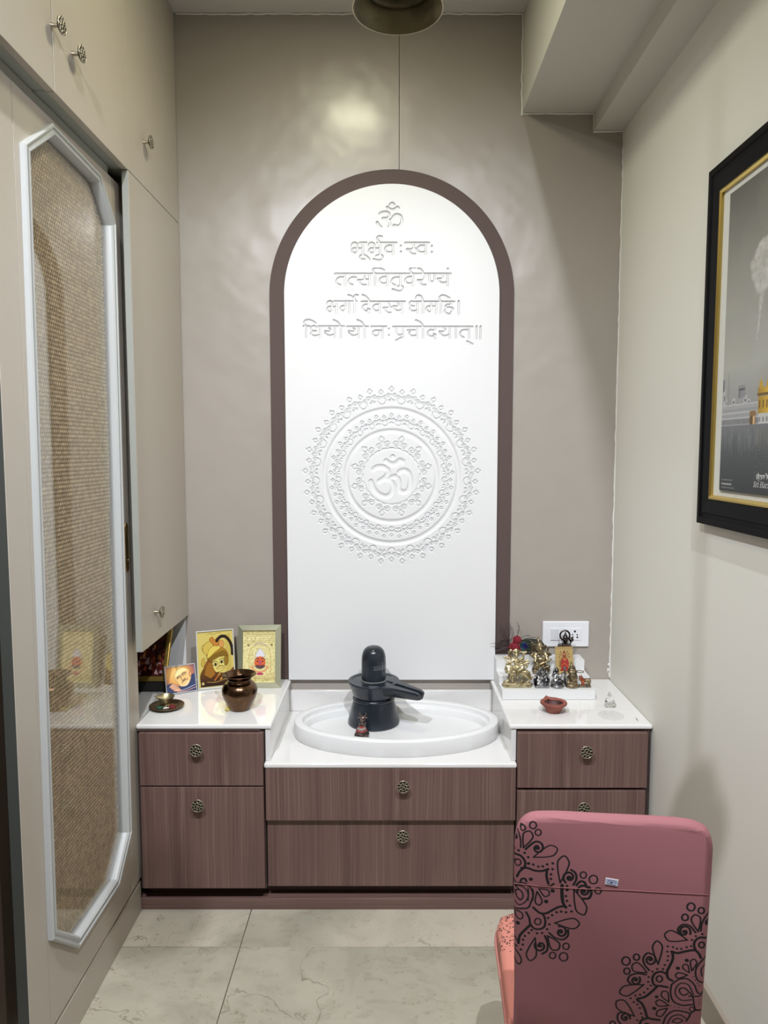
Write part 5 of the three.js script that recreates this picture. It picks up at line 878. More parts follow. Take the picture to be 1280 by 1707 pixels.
// ================================================================ FRAMED POSTER ON THE RIGHT WALL
{
  const FX = 0.784, Yb = onX(1161, 871, FX).y, Yt = onX(1182, 286, FX).y, Za = onX(1170, 580, FX).z, PW = 0.50, pz = onX(1205, 570, FX).z, mat0 = onX(1192, 575, FX).z - Za, pt = onX(1214, 324, FX).y, pb = onX(1196, 817, FX).y;
  const Zb = Za + 2 * (pz - Za) + PW, t = thing('framed_poster', 'black and gold framed poster of a golden temple over dark water on the right wall', 'picture', [0, 0, 0]);
  const black = phys({ color: lin(0.005, 0.005, 0.006), roughness: 0.5, specularIntensity: 0.16 }), gold = std({ color: lin(0.62, 0.46, 0.14), metalness: 1, roughness: 0.3 });
  // rails with a moulded profile, mitred at the corners; profile is (inset from the outer edge, front x)
  const rail = (prof, label, m) => { for (let s = 0; s < 4; s++) {
    const C = (i) => [[Za + i, Yb + i], [Zb - i, Yb + i], [Zb - i, Yt - i], [Za + i, Yt - i]], pos = [], idx = [];
    prof.forEach(([i, x]) => { const c = C(i), a = c[s], b = c[(s + 1) % 4]; pos.push(x, a[1], a[0], x, b[1], b[0]); });
    for (let j = 0; j < prof.length - 1; j++) { const a = 2 * j; idx.push(a, a + 2, a + 1, a + 1, a + 2, a + 3); }
    const g = new THREE.BufferGeometry(); g.setAttribute('position', new THREE.Float32BufferAttribute(pos, 3)); g.setIndex(idx); obj(label, toCreasedNormals(g.toNonIndexed(), 0.5), m, t);
  } };
  rail([[0, XR - 0.0005], [0, FX + 0.002], [0.004, FX], [0.016, FX], [0.019, FX + 0.004], [0.026, FX + 0.004], [0.030, FX + 0.001], [mat0 - 0.012, FX + 0.003], [mat0 - 0.010, FX + 0.006]], 'frame_rail', black);
  rail([[mat0 - 0.0125, FX + 0.006], [mat0 - 0.0105, FX + 0.0015], [mat0 - 0.006, FX], [mat0 - 0.001, FX + 0.003], [mat0, FX + 0.010]], 'gold_fillet', gold);
  obj('mat_board', box(FX + 0.009, XR - 0.001, Yb + mat0 - 0.004, Yt - mat0 + 0.004, Za + mat0 - 0.004, Zb - mat0 + 0.004, 0.0003), std({ color: lin(0.66, 0.66, 0.62), roughness: 0.8 }), t);
  const CW = 720, CH = Math.round(720 * (pt - pb) / PW), at = (u, v) => { const p = onX(u, v, FX); return [(p.z - pz) / PW * CW, (pt - p.y) / (pt - pb) * CH]; };
  const poster = canvasTex(CW, CH, (g) => {
    const hz = at(1240, 708)[1], sky = g.createLinearGradient(0, 0, 0, hz);
    sky.addColorStop(0, '#5f5e58'); sky.addColorStop(0.35, '#93918a'); sky.addColorStop(0.75, '#b0b0ab'); sky.addColorStop(1, '#8e8e92'); g.fillStyle = sky; g.fillRect(0, 0, CW, hz + 4);
    const r = rng(91), puff = (x, y, s, c, a) => { g.globalAlpha = a; g.fillStyle = c; g.beginPath(); g.arc(x, y, s, 0, 7); g.fill(); g.globalAlpha = 1; };
    for (let i = 0; i < 90; i++) puff(r() * CW, r() * hz, 30 + r() * 70, i % 2 ? '#8f8d85' : '#a5a49f', 0.05);
    const [px, py] = at(1268, 440), [, qy] = at(1268, 525);
    for (let i = 0; i < 420; i++) { const k = r(), yy = py - 70 + k * 150, hw = 30 + 45 * Math.sin(Math.min(1, k * 1.15) * 3.1); puff(px + 10 + (r() - 0.5) * 2 * hw - k * 10, yy, 5 + r() * 10, ['#bdbcb6', '#a9a8a2', '#cfcec8'][i % 3], 0.32); }
    for (let i = 0; i < 120; i++) { const k = r(); puff(px + 6 + (r() - 0.5) * 26 * (1 - k) - k * 22, py + 70 + k * (qy - py), 4 + r() * 6 * (1 - k), '#c3c2bc', 0.2); }
    const wat = g.createLinearGradient(0, hz, 0, CH); wat.addColorStop(0, '#74767a'); wat.addColorStop(0.4, '#4d5153'); wat.addColorStop(1, '#2b3031'); g.fillStyle = wat; g.fillRect(0, hz, CW, CH - hz);
    // far white colonnade with windows, towers and flagpoles
    const block = (x0, x1, y0, y1, c) => { g.fillStyle = c; g.fillRect(x0, y0, x1 - x0, y1 - y0); };
    const top = hz - 66;
    block(0, CW, top, hz, '#a8a9ab'); for (let x = 0; x < CW; x += 9) { block(x + 2, x + 6, hz - 20, hz - 3, '#3b3d42'); block(x + 2, x + 5, top + 12, top + 20, '#7b7d82'); block(x + 2, x + 5, top + 30, top + 38, '#83858a'); } block(0, CW, top + 24, top + 26, '#c9cacb'); block(0, CW, hz - 24, hz - 22, '#c4c5c6'); block(0, CW, top - 3, top, '#cdcecf');
    for (const [x, w, h] of [[6, 16, 60], [28, 10, 24], [70, 24, 24], [150, 24, 28], [176, 20, 16]]) { block(x, x + w, top - h, top, '#b9babc'); block(x + w * 0.3, x + w * 0.7, top - h * 0.6, top - h * 0.3, '#55575c'); }
    block(112, 160, top - 62, top - 22, '#8e8f92'); block(116, 156, top - 52, top - 46, '#55575c'); block(118, 124, top - 46, top - 22, '#606268'); block(40, 42, top - 110, top, '#6b6c70'); block(46, 47, top - 90, top, '#77787c'); block(0, 14, top - 90, top - 50, '#77797e');
    // golden shrine in the middle, seen over its own reflection
    const sx = at(1258, 700)[0], ex = CW - sx, gy = at(1262, 650)[1];
    const gl = g.createLinearGradient(sx, 0, ex, 0); gl.addColorStop(0, '#a8821c'); gl.addColorStop(0.3, '#dfb63a'); gl.addColorStop(0.6, '#f0cb54'); gl.addColorStop(1, '#9c7a1c');
    g.fillStyle = gl; g.fillRect(sx + 4, gy + 20, ex - sx - 8, 52); g.fillRect(sx, gy - 8, ex - sx, 18); g.fillStyle = '#6e5312'; g.fillRect(sx - 3, gy + 10, ex - sx + 6, 8); g.fillStyle = '#c5c5c2'; g.fillRect(sx + 8, gy + 72, ex - sx - 16, hz - gy - 72);
    for (let x = sx + 10; x < ex - 16; x += 22) { block(x, x + 7, gy + 32, gy + 56, '#6f5413'); block(x, x + 12, gy + 84, hz - 6, '#8f9194'); }
    for (const x of [sx + 18, sx + 62, ex - 18, ex - 62]) { g.fillStyle = '#c79d2a'; g.beginPath(); g.ellipse(x, gy - 16, 11, 14, 0, 0, 7); g.fill(); g.fillRect(x - 1.5, gy - 44, 3, 20); g.fillRect(x - 9, gy - 14, 18, 10); }
    g.fillStyle = gl; g.beginPath(); g.ellipse(CW / 2, gy - 22, 62, 58, 0, Math.PI, 0); g.fill(); g.fillRect(CW / 2 - 2, gy - 110, 4, 36); block(sx - 46, sx - 8, hz - 42, hz, '#8d6b3c'); block(sx - 40, sx - 32, hz - 26, hz, '#3b3026'); block(sx - 24, sx - 14, hz - 26, hz, '#e0b88a');
    // reflections
    for (let i = 0; i < 560; i++) { const x = r() * CW, l = 10 + r() * 70, gold2 = x > sx && x < ex; g.globalAlpha = 0.22; g.fillStyle = gold2 ? ['#8f8466', '#3a3b38', '#a0a0a0'][i % 3] : ['#a9abad', '#2f3336', '#8b8e91'][i % 3]; g.fillRect(x, hz + 3 + r() * 40, 1 + r() * 2.4, l * 0.8); } g.globalAlpha = 1;
    for (let i = 0; i < 200; i++) { g.globalAlpha = 0.25; g.fillStyle = i % 2 ? '#1f2426' : '#6e7375'; g.fillRect(sx + r() * (ex - sx) - 10, hz + 70 + r() * 90, 12 + r() * 30, 1.5); } g.globalAlpha = 1;
    // lettering
    g.fillStyle = '#d9d9d6'; g.textAlign = 'center'; g.font = 'italic 25px serif'; g.fillText('Sri Harmandir Sahib', CW / 2, at(1262, 813)[1]);
    // the line above, in headline script: hung from a bar
    g.strokeStyle = '#d9d9d6'; g.lineWidth = 2.6; g.lineCap = g.lineJoin = 'round';
    const tr = (list) => list.forEach((s) => { g.beginPath(); smoothPath(g, s.map(([x, y]) => at(1180 + x / 8.13, 640 + y / 8.13))); g.stroke(); });
    tr([[[628, 1240], [668, 1240]], [[632, 1245], [632, 1288], [648, 1262], [656, 1268]], [[656, 1240], [656, 1290]], [[644, 1232], [650, 1214], [664, 1226], [668, 1292]], [[650, 1300], [658, 1310]],
      [[678, 1240], [716, 1242]], [[706, 1244], [684, 1250], [690, 1264], [712, 1268], [698, 1284], [688, 1298]], [[720, 1242], [746, 1243]], [[742, 1246], [724, 1252], [738, 1266], [726, 1288]], [[752, 1228], [760, 1216], [772, 1230], [768, 1292]], [[764, 1243], [800, 1245]], [[780, 1248], [780, 1275], [796, 1272]], [[796, 1245], [796, 1294]], [[800, 1228], [804, 1230]],
      [[808, 1246], [838, 1248]], [[826, 1250], [812, 1262], [832, 1274], [818, 1292]], [[846, 1248], [874, 1250]], [[868, 1252], [852, 1258], [866, 1272], [852, 1292]]]);
    g.textAlign = 'left'; g.fillStyle = '#b9bbb9'; const [lx, ly] = at(1199, 800); g.font = '9px sans-serif'; for (const [k, w, b] of [[0, 78, 0], [1, 74, 1], [2, 92, 0]]) { g.globalAlpha = b ? 0.95 : 0.55; let q = lx + 4; while (q < lx + w) { const d = 3 + r() * 5; g.fillRect(q, ly - 4 + k * 13, d, b ? 6 : 4); q += d + 2; } } g.globalAlpha = 1;
  });
  const pg = new THREE.PlaneGeometry(PW, pt - pb).rotateY(-Math.PI / 2).translate(FX + 0.0042, (pt + pb) / 2, pz + PW / 2);
  obj('print', pg, std({ map: poster, roughness: 0.5 }), t);
  obj('print_board', box(FX + 0.0045, FX + 0.009, pb, pt, pz, pz + PW, 0.0004), black, t);
}

// ================================================================ HANGING BRASS BELL
{
  const z = 1.75, c = onZ(663, 15, z), ax = (DIST - z) * Math.cos(PITCH) - (c.y - EYE) * Math.sin(PITCH), r = 75.5 / FOCAL * ax;
  const t = thing('hanging_bell', 'dark brass bell hanging from the ceiling, seen from below', 'bell', [c.x, c.y, z]);
  const k = r / 0.09, P = (l) => l.map(([a, b]) => [a * k, b * k]);
  obj('bell_body', latheCurve(P([[0.0895, 0.0], [0.0905, 0.002], [0.085, 0.012], [0.074, 0.028], [0.067, 0.05], [0.062, 0.082], [0.053, 0.104], [0.035, 0.116], [0.012, 0.120], [0.001, 0.1205]]), 70, 96), M.brassOld, t);
  obj('bell_inside', latheCurve(P([[0.0005, 0.114], [0.03, 0.111], [0.047, 0.100], [0.055, 0.082], [0.059, 0.056], [0.0625, 0.046], [0.0668, 0.0405], [0.0672, 0.034], [0.0735, 0.020], [0.083, 0.0065], [0.0885, 0.0005], [0.0895, 0.0]]), 90, 96), std({ map: patina([0.62, 0.58, 0.46], [0.44, 0.42, 0.35], 71), metalness: 0.45, roughness: 0.38 }), t);
  obj('rim_bead', new THREE.TorusGeometry(0.0895 * k, 0.0011 * k, 8, 96).rotateX(Math.PI / 2), std({ color: lin(0.62, 0.56, 0.42), metalness: 1, roughness: 0.35 }), t);
  obj('clapper', [tube([[0, 0.113 * k, 0], [0, 0.06 * k, 0.001]], 0.0022 * k, 6, 8), new THREE.SphereGeometry(0.0095 * k, 24, 16).scale(1, 1.25, 1).translate(0, 0.05 * k, 0.001)], std({ color: lin(0.06, 0.055, 0.05), metalness: 1, roughness: 0.35 }), t);
  obj('crown_loop', new THREE.TorusGeometry(0.011 * k, 0.003 * k, 8, 32).translate(0, 0.131 * k, 0), M.brassOld, t);
  const links = []; let y = c.y + 0.150 * k, i = 0; for (; y < CEIL - 0.02; y += 0.0185, i++) links.push(new THREE.TorusGeometry(0.0075, 0.0016, 6, 18).scale(0.72, 1.45, 1).rotateY(i % 2 ? Math.PI / 2 : 0.02).translate(0, y - c.y, 0));
  obj('chain', links, M.brassOld, t);
  obj('ceiling_hook', [lathe([[0.001, 0], [0.022, 0], [0.022, -0.004], [0.006, -0.010], [0.001, -0.011]], 32).translate(0, CEIL - 0.0005 - c.y, 0), new THREE.TorusGeometry(0.009, 0.002, 8, 24).translate(0, CEIL - 0.019 - c.y, 0)], M.brassOld, t);
}

// ================================================================ CHAIR IN A PRINTED STRETCH COVER
{
  const th = R(10), phi = Math.atan2(0.075, 0.44), P0 = V3(0.229, 0.38, 1.356), ex = V3(Math.cos(th), 0, Math.sin(th)), nz = V3(-Math.sin(th), 0, Math.cos(th)), up = V3(0, Math.cos(phi), 0).addScaledVector(nz, Math.sin(phi)), n = new THREE.Vector3().crossVectors(ex, up);
  const t = thing('covered_chair', 'low chair in a dusty pink stretch cover with black mandala print, facing the altar', 'chair', [P0.x, 0, P0.z], -th);
  const onBack = (u, v) => { const d = V3(...ray(u, v)), o = V3(0, EYE, DIST), k = P0.clone().sub(o).dot(n) / d.dot(n), q = o.addScaledVector(d, k).sub(P0); return [q.dot(ex), q.dot(up)]; };
  const A = onBack, o = [A(857, 1650), A(857, 1420), A(859, 1398), A(867, 1377.5), A(883, 1366.5), A(910, 1364), A(1000, 1368), A(1138, 1376), A(1162, 1380.5), A(1182, 1391.5), A(1189, 1410), A(1188.5, 1444), A(1171, 1690)];
  const bl = o[0][0], br = o[12][0] + 0.002, s = new THREE.Shape();
  s.moveTo(bl - 0.001, -0.06); const c = new THREE.CatmullRomCurve3(o.map(([x, y]) => V3(x, y, 0)), false, 'centripetal').getPoints(80); c.forEach((p) => s.lineTo(p.x, p.y)); s.lineTo(br, -0.06); s.closePath();
  const back = new THREE.ExtrudeGeometry(s, { depth: 0.010, bevelEnabled: true, bevelThickness: 0.008, bevelSize: 0.008, bevelOffset: -0.008, bevelSegments: 8, curveSegments: 12 }).translate(0, 0, -0.018);
  const uv = back.attributes.uv, p = back.attributes.position, X0 = -0.03, X1 = 0.37, Y0 = -0.08, Y1 = 0.52;
  for (let i = 0; i < p.count; i++) uv.setXY(i, p.getZ(i) < -0.012 ? 0.001 : (p.getX(i) - X0) / (X1 - X0), p.getZ(i) < -0.012 ? 0.999 : (p.getY(i) - Y0) / (Y1 - Y0));
  const PINK = '#966064', TW = 1024, TH = 1536;
  const print = canvasTex(TW, TH, (g) => {
    g.fillStyle = PINK; g.fillRect(0, 0, TW, TH);
    const q = (u, v) => { const [x, y] = onBack(u, v); return [(x - X0) / (X1 - X0) * TW, (Y1 - y) / (Y1 - Y0) * TH]; }, S = TW / (X1 - X0) * 0.00128;
    for (let i = 0; i < 2600; i++) { g.globalAlpha = 0.05; g.fillStyle = i % 2 ? '#8e4f4c' : '#d9958c'; g.fillRect((i * 379) % TW, (i * 683) % TH, 60 + (i % 7) * 20, 1.5); } g.globalAlpha = 1;
    g.strokeStyle = g.fillStyle = '#0b0709'; g.lineCap = g.lineJoin = 'round';
    const view = (ox, oy, k) => {
      const m = (x, y) => q(ox + x / k, oy + y / k);
      const run = (pts, w, close) => { g.lineWidth = w / k * S; g.beginPath(); smoothPath(g, (close ? [...pts, pts[0]] : pts).map(([x, y]) => m(x, y))); g.stroke(); };
      return { run,
        ring: (x, y, r, w = 16) => run([0, 1, 2, 3, 4, 5, 6, 7].map((i) => [x + Math.cos(i * 0.785) * r, y + Math.sin(i * 0.785) * r]), w, true),
        dot: (x, y, r = 17) => { g.beginPath(); const [a, b] = m(x, y); g.arc(a, b, r / k * S, 0, 7); g.fill(); },
        drop: (bx, by, tx, ty, w, lw = 15) => { const dx = tx - bx, dy = ty - by, nx = -dy * w, ny = dx * w; run([[bx, by], [bx + dx * 0.5 + nx * 0.85, by + dy * 0.5 + ny * 0.85], [bx + dx * 0.8 + nx, by + dy * 0.8 + ny], [tx, ty], [bx + dx * 0.8 - nx, by + dy * 0.8 - ny], [bx + dx * 0.5 - nx * 0.85, by + dy * 0.5 - ny * 0.85], [bx, by]], lw); },
        curl: (x, y, r, start, dir, tail, w = 20) => { const pts = tail ? [tail] : []; for (let i = 0; i <= 14; i++) { const f = i / 14, a = start + dir * f * 7.2, e = r * (1 - 0.72 * f); pts.push([x + Math.cos(a) * e, y + Math.sin(a) * e]); } run(pts, w); const [a, b] = m(x, y); g.beginPath(); g.arc(a, b, r * 0.27 / k * S, 0, 7); g.fill(); },
        dots: (list) => list.forEach(([x, y, r]) => { g.beginPath(); const [a, b] = m(x, y); g.arc(a, b, (r ?? 15) / k * S, 0, 7); g.fill(); }) };
    };
    { // upper half of the print along the chair's edge
      const v = view(850, 1355, 8);
      v.ring(174, 202, 34); v.ring(308, 166, 46); v.ring(376, 262, 40); v.drop(180, 465, 265, 245, 0.27, 17); v.run([[75, 205], [115, 270], [140, 360], [143, 460]], 17); v.curl(55, 330, 40, -1.4, 1, null, 22);
      v.curl(368, 468, 92, -2.4, 1, [208, 485], 24); v.drop(310, 592, 630, 475, 0.2, 15); v.dots([[52, 492], [115, 500], [195, 535], [243, 592], [248, 676, 18], [310, 690], [378, 717], [437, 714], [495, 687], [570, 674], [568, 752], [547, 820], [546, 880], [760, 975], [762, 1030, 17], [745, 1110]]);
      v.run([[45, 560], [120, 560], [180, 610], [205, 670], [190, 725], [130, 780], [92, 850]], 26); v.ring(105, 660, 42); v.run([[150, 735], [230, 735], [330, 770], [430, 775], [510, 750]], 26); v.run([[492, 760], [488, 850], [512, 945]], 28); v.run([[400, 975], [480, 985], [540, 975], [585, 945]], 20); v.run([[140, 910], [160, 880], [200, 880], [220, 915]], 24); v.dot(278, 885, 22);
      v.drop(668, 935, 728, 575, 0.2, 17); v.curl(790, 860, 85, 2.2, 1, null, 26); v.run([[845, 960], [885, 880], [870, 800], [815, 760]], 24); v.ring(978, 830, 42); v.ring(1113, 890, 56); v.ring(1175, 1040, 42); v.run([[885, 965], [940, 915], [990, 925], [1018, 980]], 26); v.run([[55, 900], [75, 930], [185, 935], [260, 980], [300, 1060], [305, 1160]], 17); v.run([[60, 965], [150, 975], [220, 1030], [245, 1110], [240, 1170]], 14);
      v.run([[60, 965], [110, 1010], [160, 1060], [172, 1120], [140, 1160], [95, 1120], [70, 1040]], 15); v.run([[695, 965], [692, 1060], [700, 1160]], 36); v.drop(385, 1012, 520, 1095, 0.28, 14);
    }
    { // its lower half
      const v = view(850, 1480, 8);
      v.curl(985, 45, 90, 2.9, 1, null, 26); v.run([[1055, -10], [1085, 60], [1050, 140], [980, 145]], 28); v.run([[695, 10], [692, 120], [715, 220], [745, 262]], 32); v.run([[740, 245], [650, 255], [560, 300], [480, 340], [400, 335], [310, 262]], 26); v.drop(850, 20, 985, 360, 0.19, 17); v.drop(360, 50, 390, 230, 0.24, 17); v.drop(385, 12, 518, 98, 0.28, 14); v.dot(568, 40, 24); v.dot(482, 182, 24);
      v.dots([[760, 30, 17], [746, 110], [760, 175], [797, 237], [820, 315], [745, 325], [682, 317], [622, 326], [562, 365], [508, 402], [525, 487], [495, 552], [428, 602], [360, 606], [290, 563], [250, 602], [198, 642], [175, 692], [170, 756], [145, 822], [82, 775]]);
      v.run([[300, 20], [310, 100], [280, 190], [240, 265], [140, 275], [60, 275]], 20); v.run([[240, 0], [245, 100], [200, 190], [120, 225], [65, 180]], 14); v.run([[70, 40], [110, 20], [160, 60], [172, 120], [140, 155], [95, 120], [65, 50]], 15);
      v.run([[60, 300], [120, 310], [165, 350], [165, 400], [130, 415], [85, 380], [62, 310]], 16); v.dot(103, 468, 24); v.run([[215, 325], [255, 400], [275, 490], [330, 545], [400, 550], [455, 520], [470, 450], [455, 380], [420, 340]], 24); v.ring(370, 450, 42); v.run([[270, 495], [190, 570], [130, 640], [112, 735]], 30); v.run([[60, 650], [90, 690], [115, 730]], 18);
      v.drop(595, 470, 925, 480, 0.2, 17); v.curl(680, 590, 80, -1.9, 1, null, 26); v.run([[520, 600], [600, 665], [700, 690], [770, 640], [775, 560]], 22); v.drop(500, 640, 640, 825, 0.27, 18); v.ring(748, 780, 42); v.ring(568, 902, 42); v.ring(715, 920, 56); v.curl(405, 775, 78, -2.6, -1, null, 26); v.run([[465, 640], [500, 740], [490, 840], [430, 880]], 24); v.drop(335, 665, 265, 970, 0.2, 17); v.run([[60, 810], [130, 900], [150, 980], [115, 1015], [70, 970], [55, 930]], 17);
    }
    { // second print rising from the lower right corner
      const v = view(1010, 1490, 6.737);
      v.ring(955, 148, 44); v.ring(1070, 188, 34); v.ring(888, 265, 36); v.drop(1035, 425, 1000, 235, 0.26, 15); v.run([[1065, 415], [1075, 340], [1110, 270], [1160, 215]], 16); v.curl(1150, 320, 34, 1.6, 1, null, 18); v.curl(880, 425, 72, 0.4, -1, null, 20); v.run([[1005, 435], [940, 360], [870, 345], [810, 390], [815, 450]], 18); v.drop(915, 520, 660, 455, 0.22, 14); v.drop(585, 790, 575, 530, 0.2, 15);
      v.curl(495, 740, 64, -0.6, 1, null, 20); v.run([[485, 860], [430, 790], [420, 720], [470, 665], [530, 685]], 18); v.ring(225, 755, 46); v.ring(343, 712, 34); v.ring(235, 868, 34); v.drop(460, 885, 295, 800, 0.27, 14); v.curl(330, 970, 56, -0.6, 1, null, 20); v.run([[450, 908], [350, 895], [270, 920], [245, 975], [280, 1015]], 18); v.drop(425, 1020, 155, 1115, 0.19, 14); v.drop(320, 1375, 120, 1205, 0.22, 14); v.curl(215, 1390, 56, 0.2, -1, null, 20); v.run([[270, 1380], [200, 1330], [140, 1345], [130, 1410], [170, 1470]], 18);
      v.ring(75, 1460, 30); v.ring(180, 1560, 40); v.run([[735, 650], [800, 665], [900, 645], [1000, 635], [1040, 670], [1065, 720]], 24); v.run([[1130, 500], [1060, 490], [1000, 530], [990, 590], [1010, 640]], 22); v.ring(1075, 575, 32); v.run([[745, 650], [750, 730], [710, 820], [685, 880], [700, 950], [745, 975]], 24); v.run([[680, 900], [620, 875], [550, 895], [520, 960], [545, 1025], [610, 1035], [690, 1048]], 22); v.ring(600, 955, 34); v.run([[570, 1045], [500, 1110], [430, 1160], [350, 1185], [400, 1230], [440, 1310], [470, 1390], [600, 1418]], 24); v.run([[470, 1395], [400, 1420], [380, 1480], [420, 1560]], 22); v.ring(460, 1490, 34);
      v.dots([[1080, 453], [1008, 475], [965, 518], [955, 588], [906, 600], [846, 618], [797, 615], [752, 598], [694, 590], [688, 650], [697, 700], [692, 747], [660, 800], [640, 845], [575, 845], [521, 873], [480, 935], [473, 988], [503, 1030], [467, 1066], [428, 1108], [382, 1133], [330, 1143], [277, 1173], [312, 1216], [353, 1242], [380, 1283], [394, 1344], [408, 1388], [353, 1420]].map(([x, y]) => [x, y, 11])); v.dot(908, 748, 19); v.dot(807, 836, 19); v.dot(568, 1157, 17); v.dot(542, 1287, 19);
      v.drop(965, 865, 990, 735, 0.26, 14); v.drop(935, 885, 875, 795, 0.28, 13); v.drop(915, 912, 780, 920, 0.22, 14); v.drop(705, 1215, 640, 1095, 0.28, 13); v.drop(705, 1255, 560, 1215, 0.22, 14); v.drop(690, 1285, 570, 1365, 0.24, 14);
      v.run([[735, 1020], [820, 960], [910, 955], [990, 1020], [1030, 1110], [1080, 1130]], 15); v.run([[735, 1020], [725, 1120], [760, 1210], [850, 1250], [970, 1245]], 16); v.run([[960, 1190], [850, 1195], [785, 1140], [785, 1060], [840, 1005], [920, 1020], [980, 1130]], 12); v.run([[920, 1120], [870, 1140], [830, 1110], [830, 1065], [880, 1060], [930, 1100], [970, 1150], [1010, 1300], [1060, 1305]], 14); v.run([[930, 1150], [1060, 1145], [1085, 1110]], 14); v.ring(965, 1297, 26, 10);
      v.run([[640, 1460], [680, 1370], [760, 1315], [860, 1320], [940, 1350], [900, 1430]], 16); v.run([[690, 1460], [740, 1380], [830, 1360], [900, 1400]], 12); v.run([[745, 1430], [800, 1400], [860, 1420], [810, 1450], [750, 1440]], 12); v.run([[1120, 715], [1040, 790], [1005, 880], [1030, 970], [1090, 1005]], 16); v.run([[1115, 800], [1070, 850], [1080, 930]], 12); v.run([[940, 1350], [1000, 1310], [1060, 1310]], 16);
      v.dots([[732, 1257, 5], [773, 1268, 5], [820, 1277, 5], [862, 1286, 5], [898, 1292, 5], [978, 930, 6], [1002, 970, 6], [1025, 1005, 6], [1045, 1030, 6], [1050, 1190, 5], [1050, 1215, 5], [1048, 1240, 5]]);
    }
  });
  const cloth = phys({ map: print, roughness: 0.85, sheen: 0.12, sheenColor: lin(0.35, 0.18, 0.16), sheenRoughness: 0.6 });
  const tilt = new THREE.Matrix4().makeRotationX(phi).setPosition(0, 0.38, 0);
  const seam = [A(857, 1472), A(900, 1477), A(960, 1481), A(1040, 1484), A(1110, 1488), A(1180, 1491.5)].map(([x, y]) => [x, y, 0.0002]);
  obj('back_cover', toCreasedNormals(back, 0.7).applyMatrix4(tilt), cloth, t);
  obj('seam', tube(seam, 0.0007, 40, 5).applyMatrix4(tilt), std({ color: lin(0.26, 0.10, 0.095), roughness: 0.9 }), t);
  { const [a, b] = A(1019.5, 1470), tagTex = canvasTex(160, 96, (g) => { g.fillStyle = '#b9bedb'; g.fillRect(0, 0, 160, 96); g.strokeStyle = '#e9e6ee'; g.lineWidth = 6; g.strokeRect(2, 2, 156, 92); g.fillStyle = '#12163c'; for (let i = 0; i < 9; i++) { const q = -2.55 + i * 0.245; g.save(); g.translate(78 + Math.cos(q) * 58, 66 + Math.sin(q) * 46); g.rotate(q + 1.57); g.fillRect(-5, -6, 4, 12); g.fillRect(-5, i % 2 ? -6 : 2, 10, 3); g.fillRect(2, -6, 3, i % 3 ? 12 : 6); g.restore(); } g.beginPath(); g.ellipse(76, 54, 15, 13, 0, 0, 7); g.fill(); g.fillRect(56, 52, 42, 4); for (let i = 0; i < 16; i++) g.fillRect(18 + i * 7.6, 74 + i * 0.6 + (i % 3), 6, 9); });
    obj('sewn_tag', [new THREE.PlaneGeometry(0.0205, 0.0125).rotateZ(-0.09).translate(a, b, 0.0012)].map((g) => g.applyMatrix4(tilt)), std({ map: tagTex, roughness: 0.8 }), t, 'small pale tag with dark blue print');
    obj('tag_backing', box(-0.0108, 0.0108, -0.0067, 0.0067, 0, 0.0009, 0.0003).applyMatrix4(new THREE.Matrix4().makeRotationZ(-0.09).setPosition(a, b, 0)).applyMatrix4(tilt), M.white, t); }
  // seat cushion under the same cover, black specks printed along its front
  const seat = new THREE.Shape(), sx = [[bl - 0.006, -0.02], [bl - 0.022, -0.16], [bl - 0.036, -0.285], [bl - 0.030, -0.318], [bl - 0.002, -0.338]], sr = sx.map(([x, z]) => [bl + br - x, z]).reverse();
  [...sx, ...sr].forEach(([x, z], i) => (i ? seat.lineTo(x, -z) : seat.moveTo(x, -z))); seat.closePath();
  const sg = new THREE.ExtrudeGeometry(seat, { depth: 0.03, bevelEnabled: true, bevelThickness: 0.014, bevelSize: 0.014, bevelOffset: -0.010, bevelSegments: 6, curveSegments: 12 }).rotateX(-Math.PI / 2).translate(0, 0.336, 0), su = sg.attributes.uv, spz = sg.attributes.position;
  for (let i = 0; i < su.count; i++) su.setXY(i, (spz.getX(i) + 0.1) / 0.55, (spz.getZ(i) + 0.38) / 0.42);
  const speck = canvasTex(768, 640, (g) => { g.fillStyle = '#c07a6a'; g.fillRect(0, 0, 768, 640); const r = rng(33); g.fillStyle = '#171012'; for (let i = 0; i < 5200; i++) { const y = r() * 250, d = Math.sin(y / 250 * 9) * 0.35 + 0.65; if (r() > d * (1 - Math.max(0, y - 190) / 60)) continue; g.beginPath(); g.ellipse(r() * 768, 640 - (640 - y - 34), 1.2 + r() * 2.4, 0.8 + r() * 1.4, r() * 3, 0, 7); g.fill(); } });
  speck.flipY = false; speck.needsUpdate = true;
  obj('seat_cover', toCreasedNormals(sg, 0.7), phys({ map: speck, roughness: 0.85, sheen: 0.4, sheenColor: lin(0.4, 0.2, 0.15), sheenRoughness: 0.6 }), t);
  const edge = sx.map(([x, z]) => [x - 0.006, 0.345, z]); obj('piping', tube([...edge, ...edge.map(([x, y, z]) => [bl + br - x, y, z]).reverse()], 0.0032, 60, 8), std({ color: lin(0.42, 0.17, 0.14), roughness: 0.85 }), t);
  const legM = std({ color: lin(0.33, 0.31, 0.28), metalness: 0.6, roughness: 0.4 });
  for (const [x, z, q] of [[bl + 0.012, -0.30, -1], [br - 0.012, -0.30, -1], [bl + 0.018, -0.035, 1], [br - 0.018, -0.035, 1]]) { const l = obj('leg', tube([[x, 0.335, z], [x + (x < 0.15 ? -0.006 : 0.006), 0.17, z + 0.01 * q], [x + (x < 0.15 ? -0.012 : 0.012), 0.006, z + 0.026 * q]], 0.0095, 12, 10), legM, t); obj('leg_cap', lathe([[0.001, 0.0006], [0.012, 0.0006], [0.0125, 0.002], [0.0115, 0.016], [0.001, 0.017]], 20).translate(x + (x < 0.15 ? -0.012 : 0.012), 0, z + 0.026 * q), M.dark, l); }
}

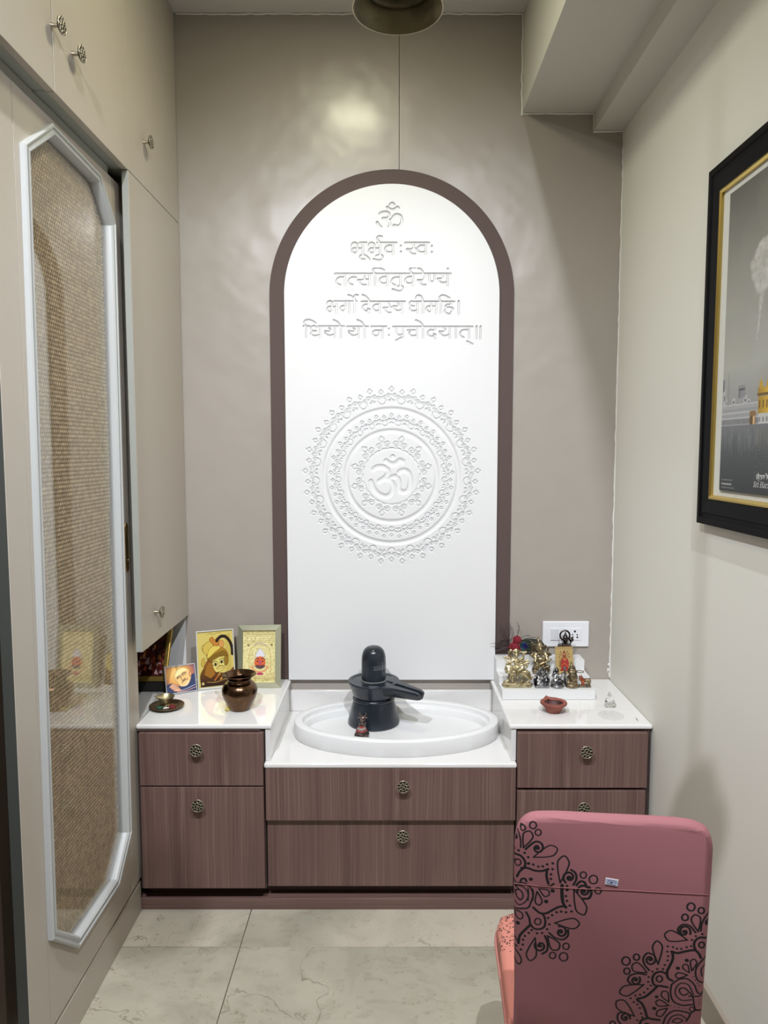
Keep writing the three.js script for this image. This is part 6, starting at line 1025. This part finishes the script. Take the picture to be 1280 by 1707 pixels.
scene.traverse((o) => { if (o.isLight && o.shadow) o.castShadow = true; });
renderer.render(scene, camera);
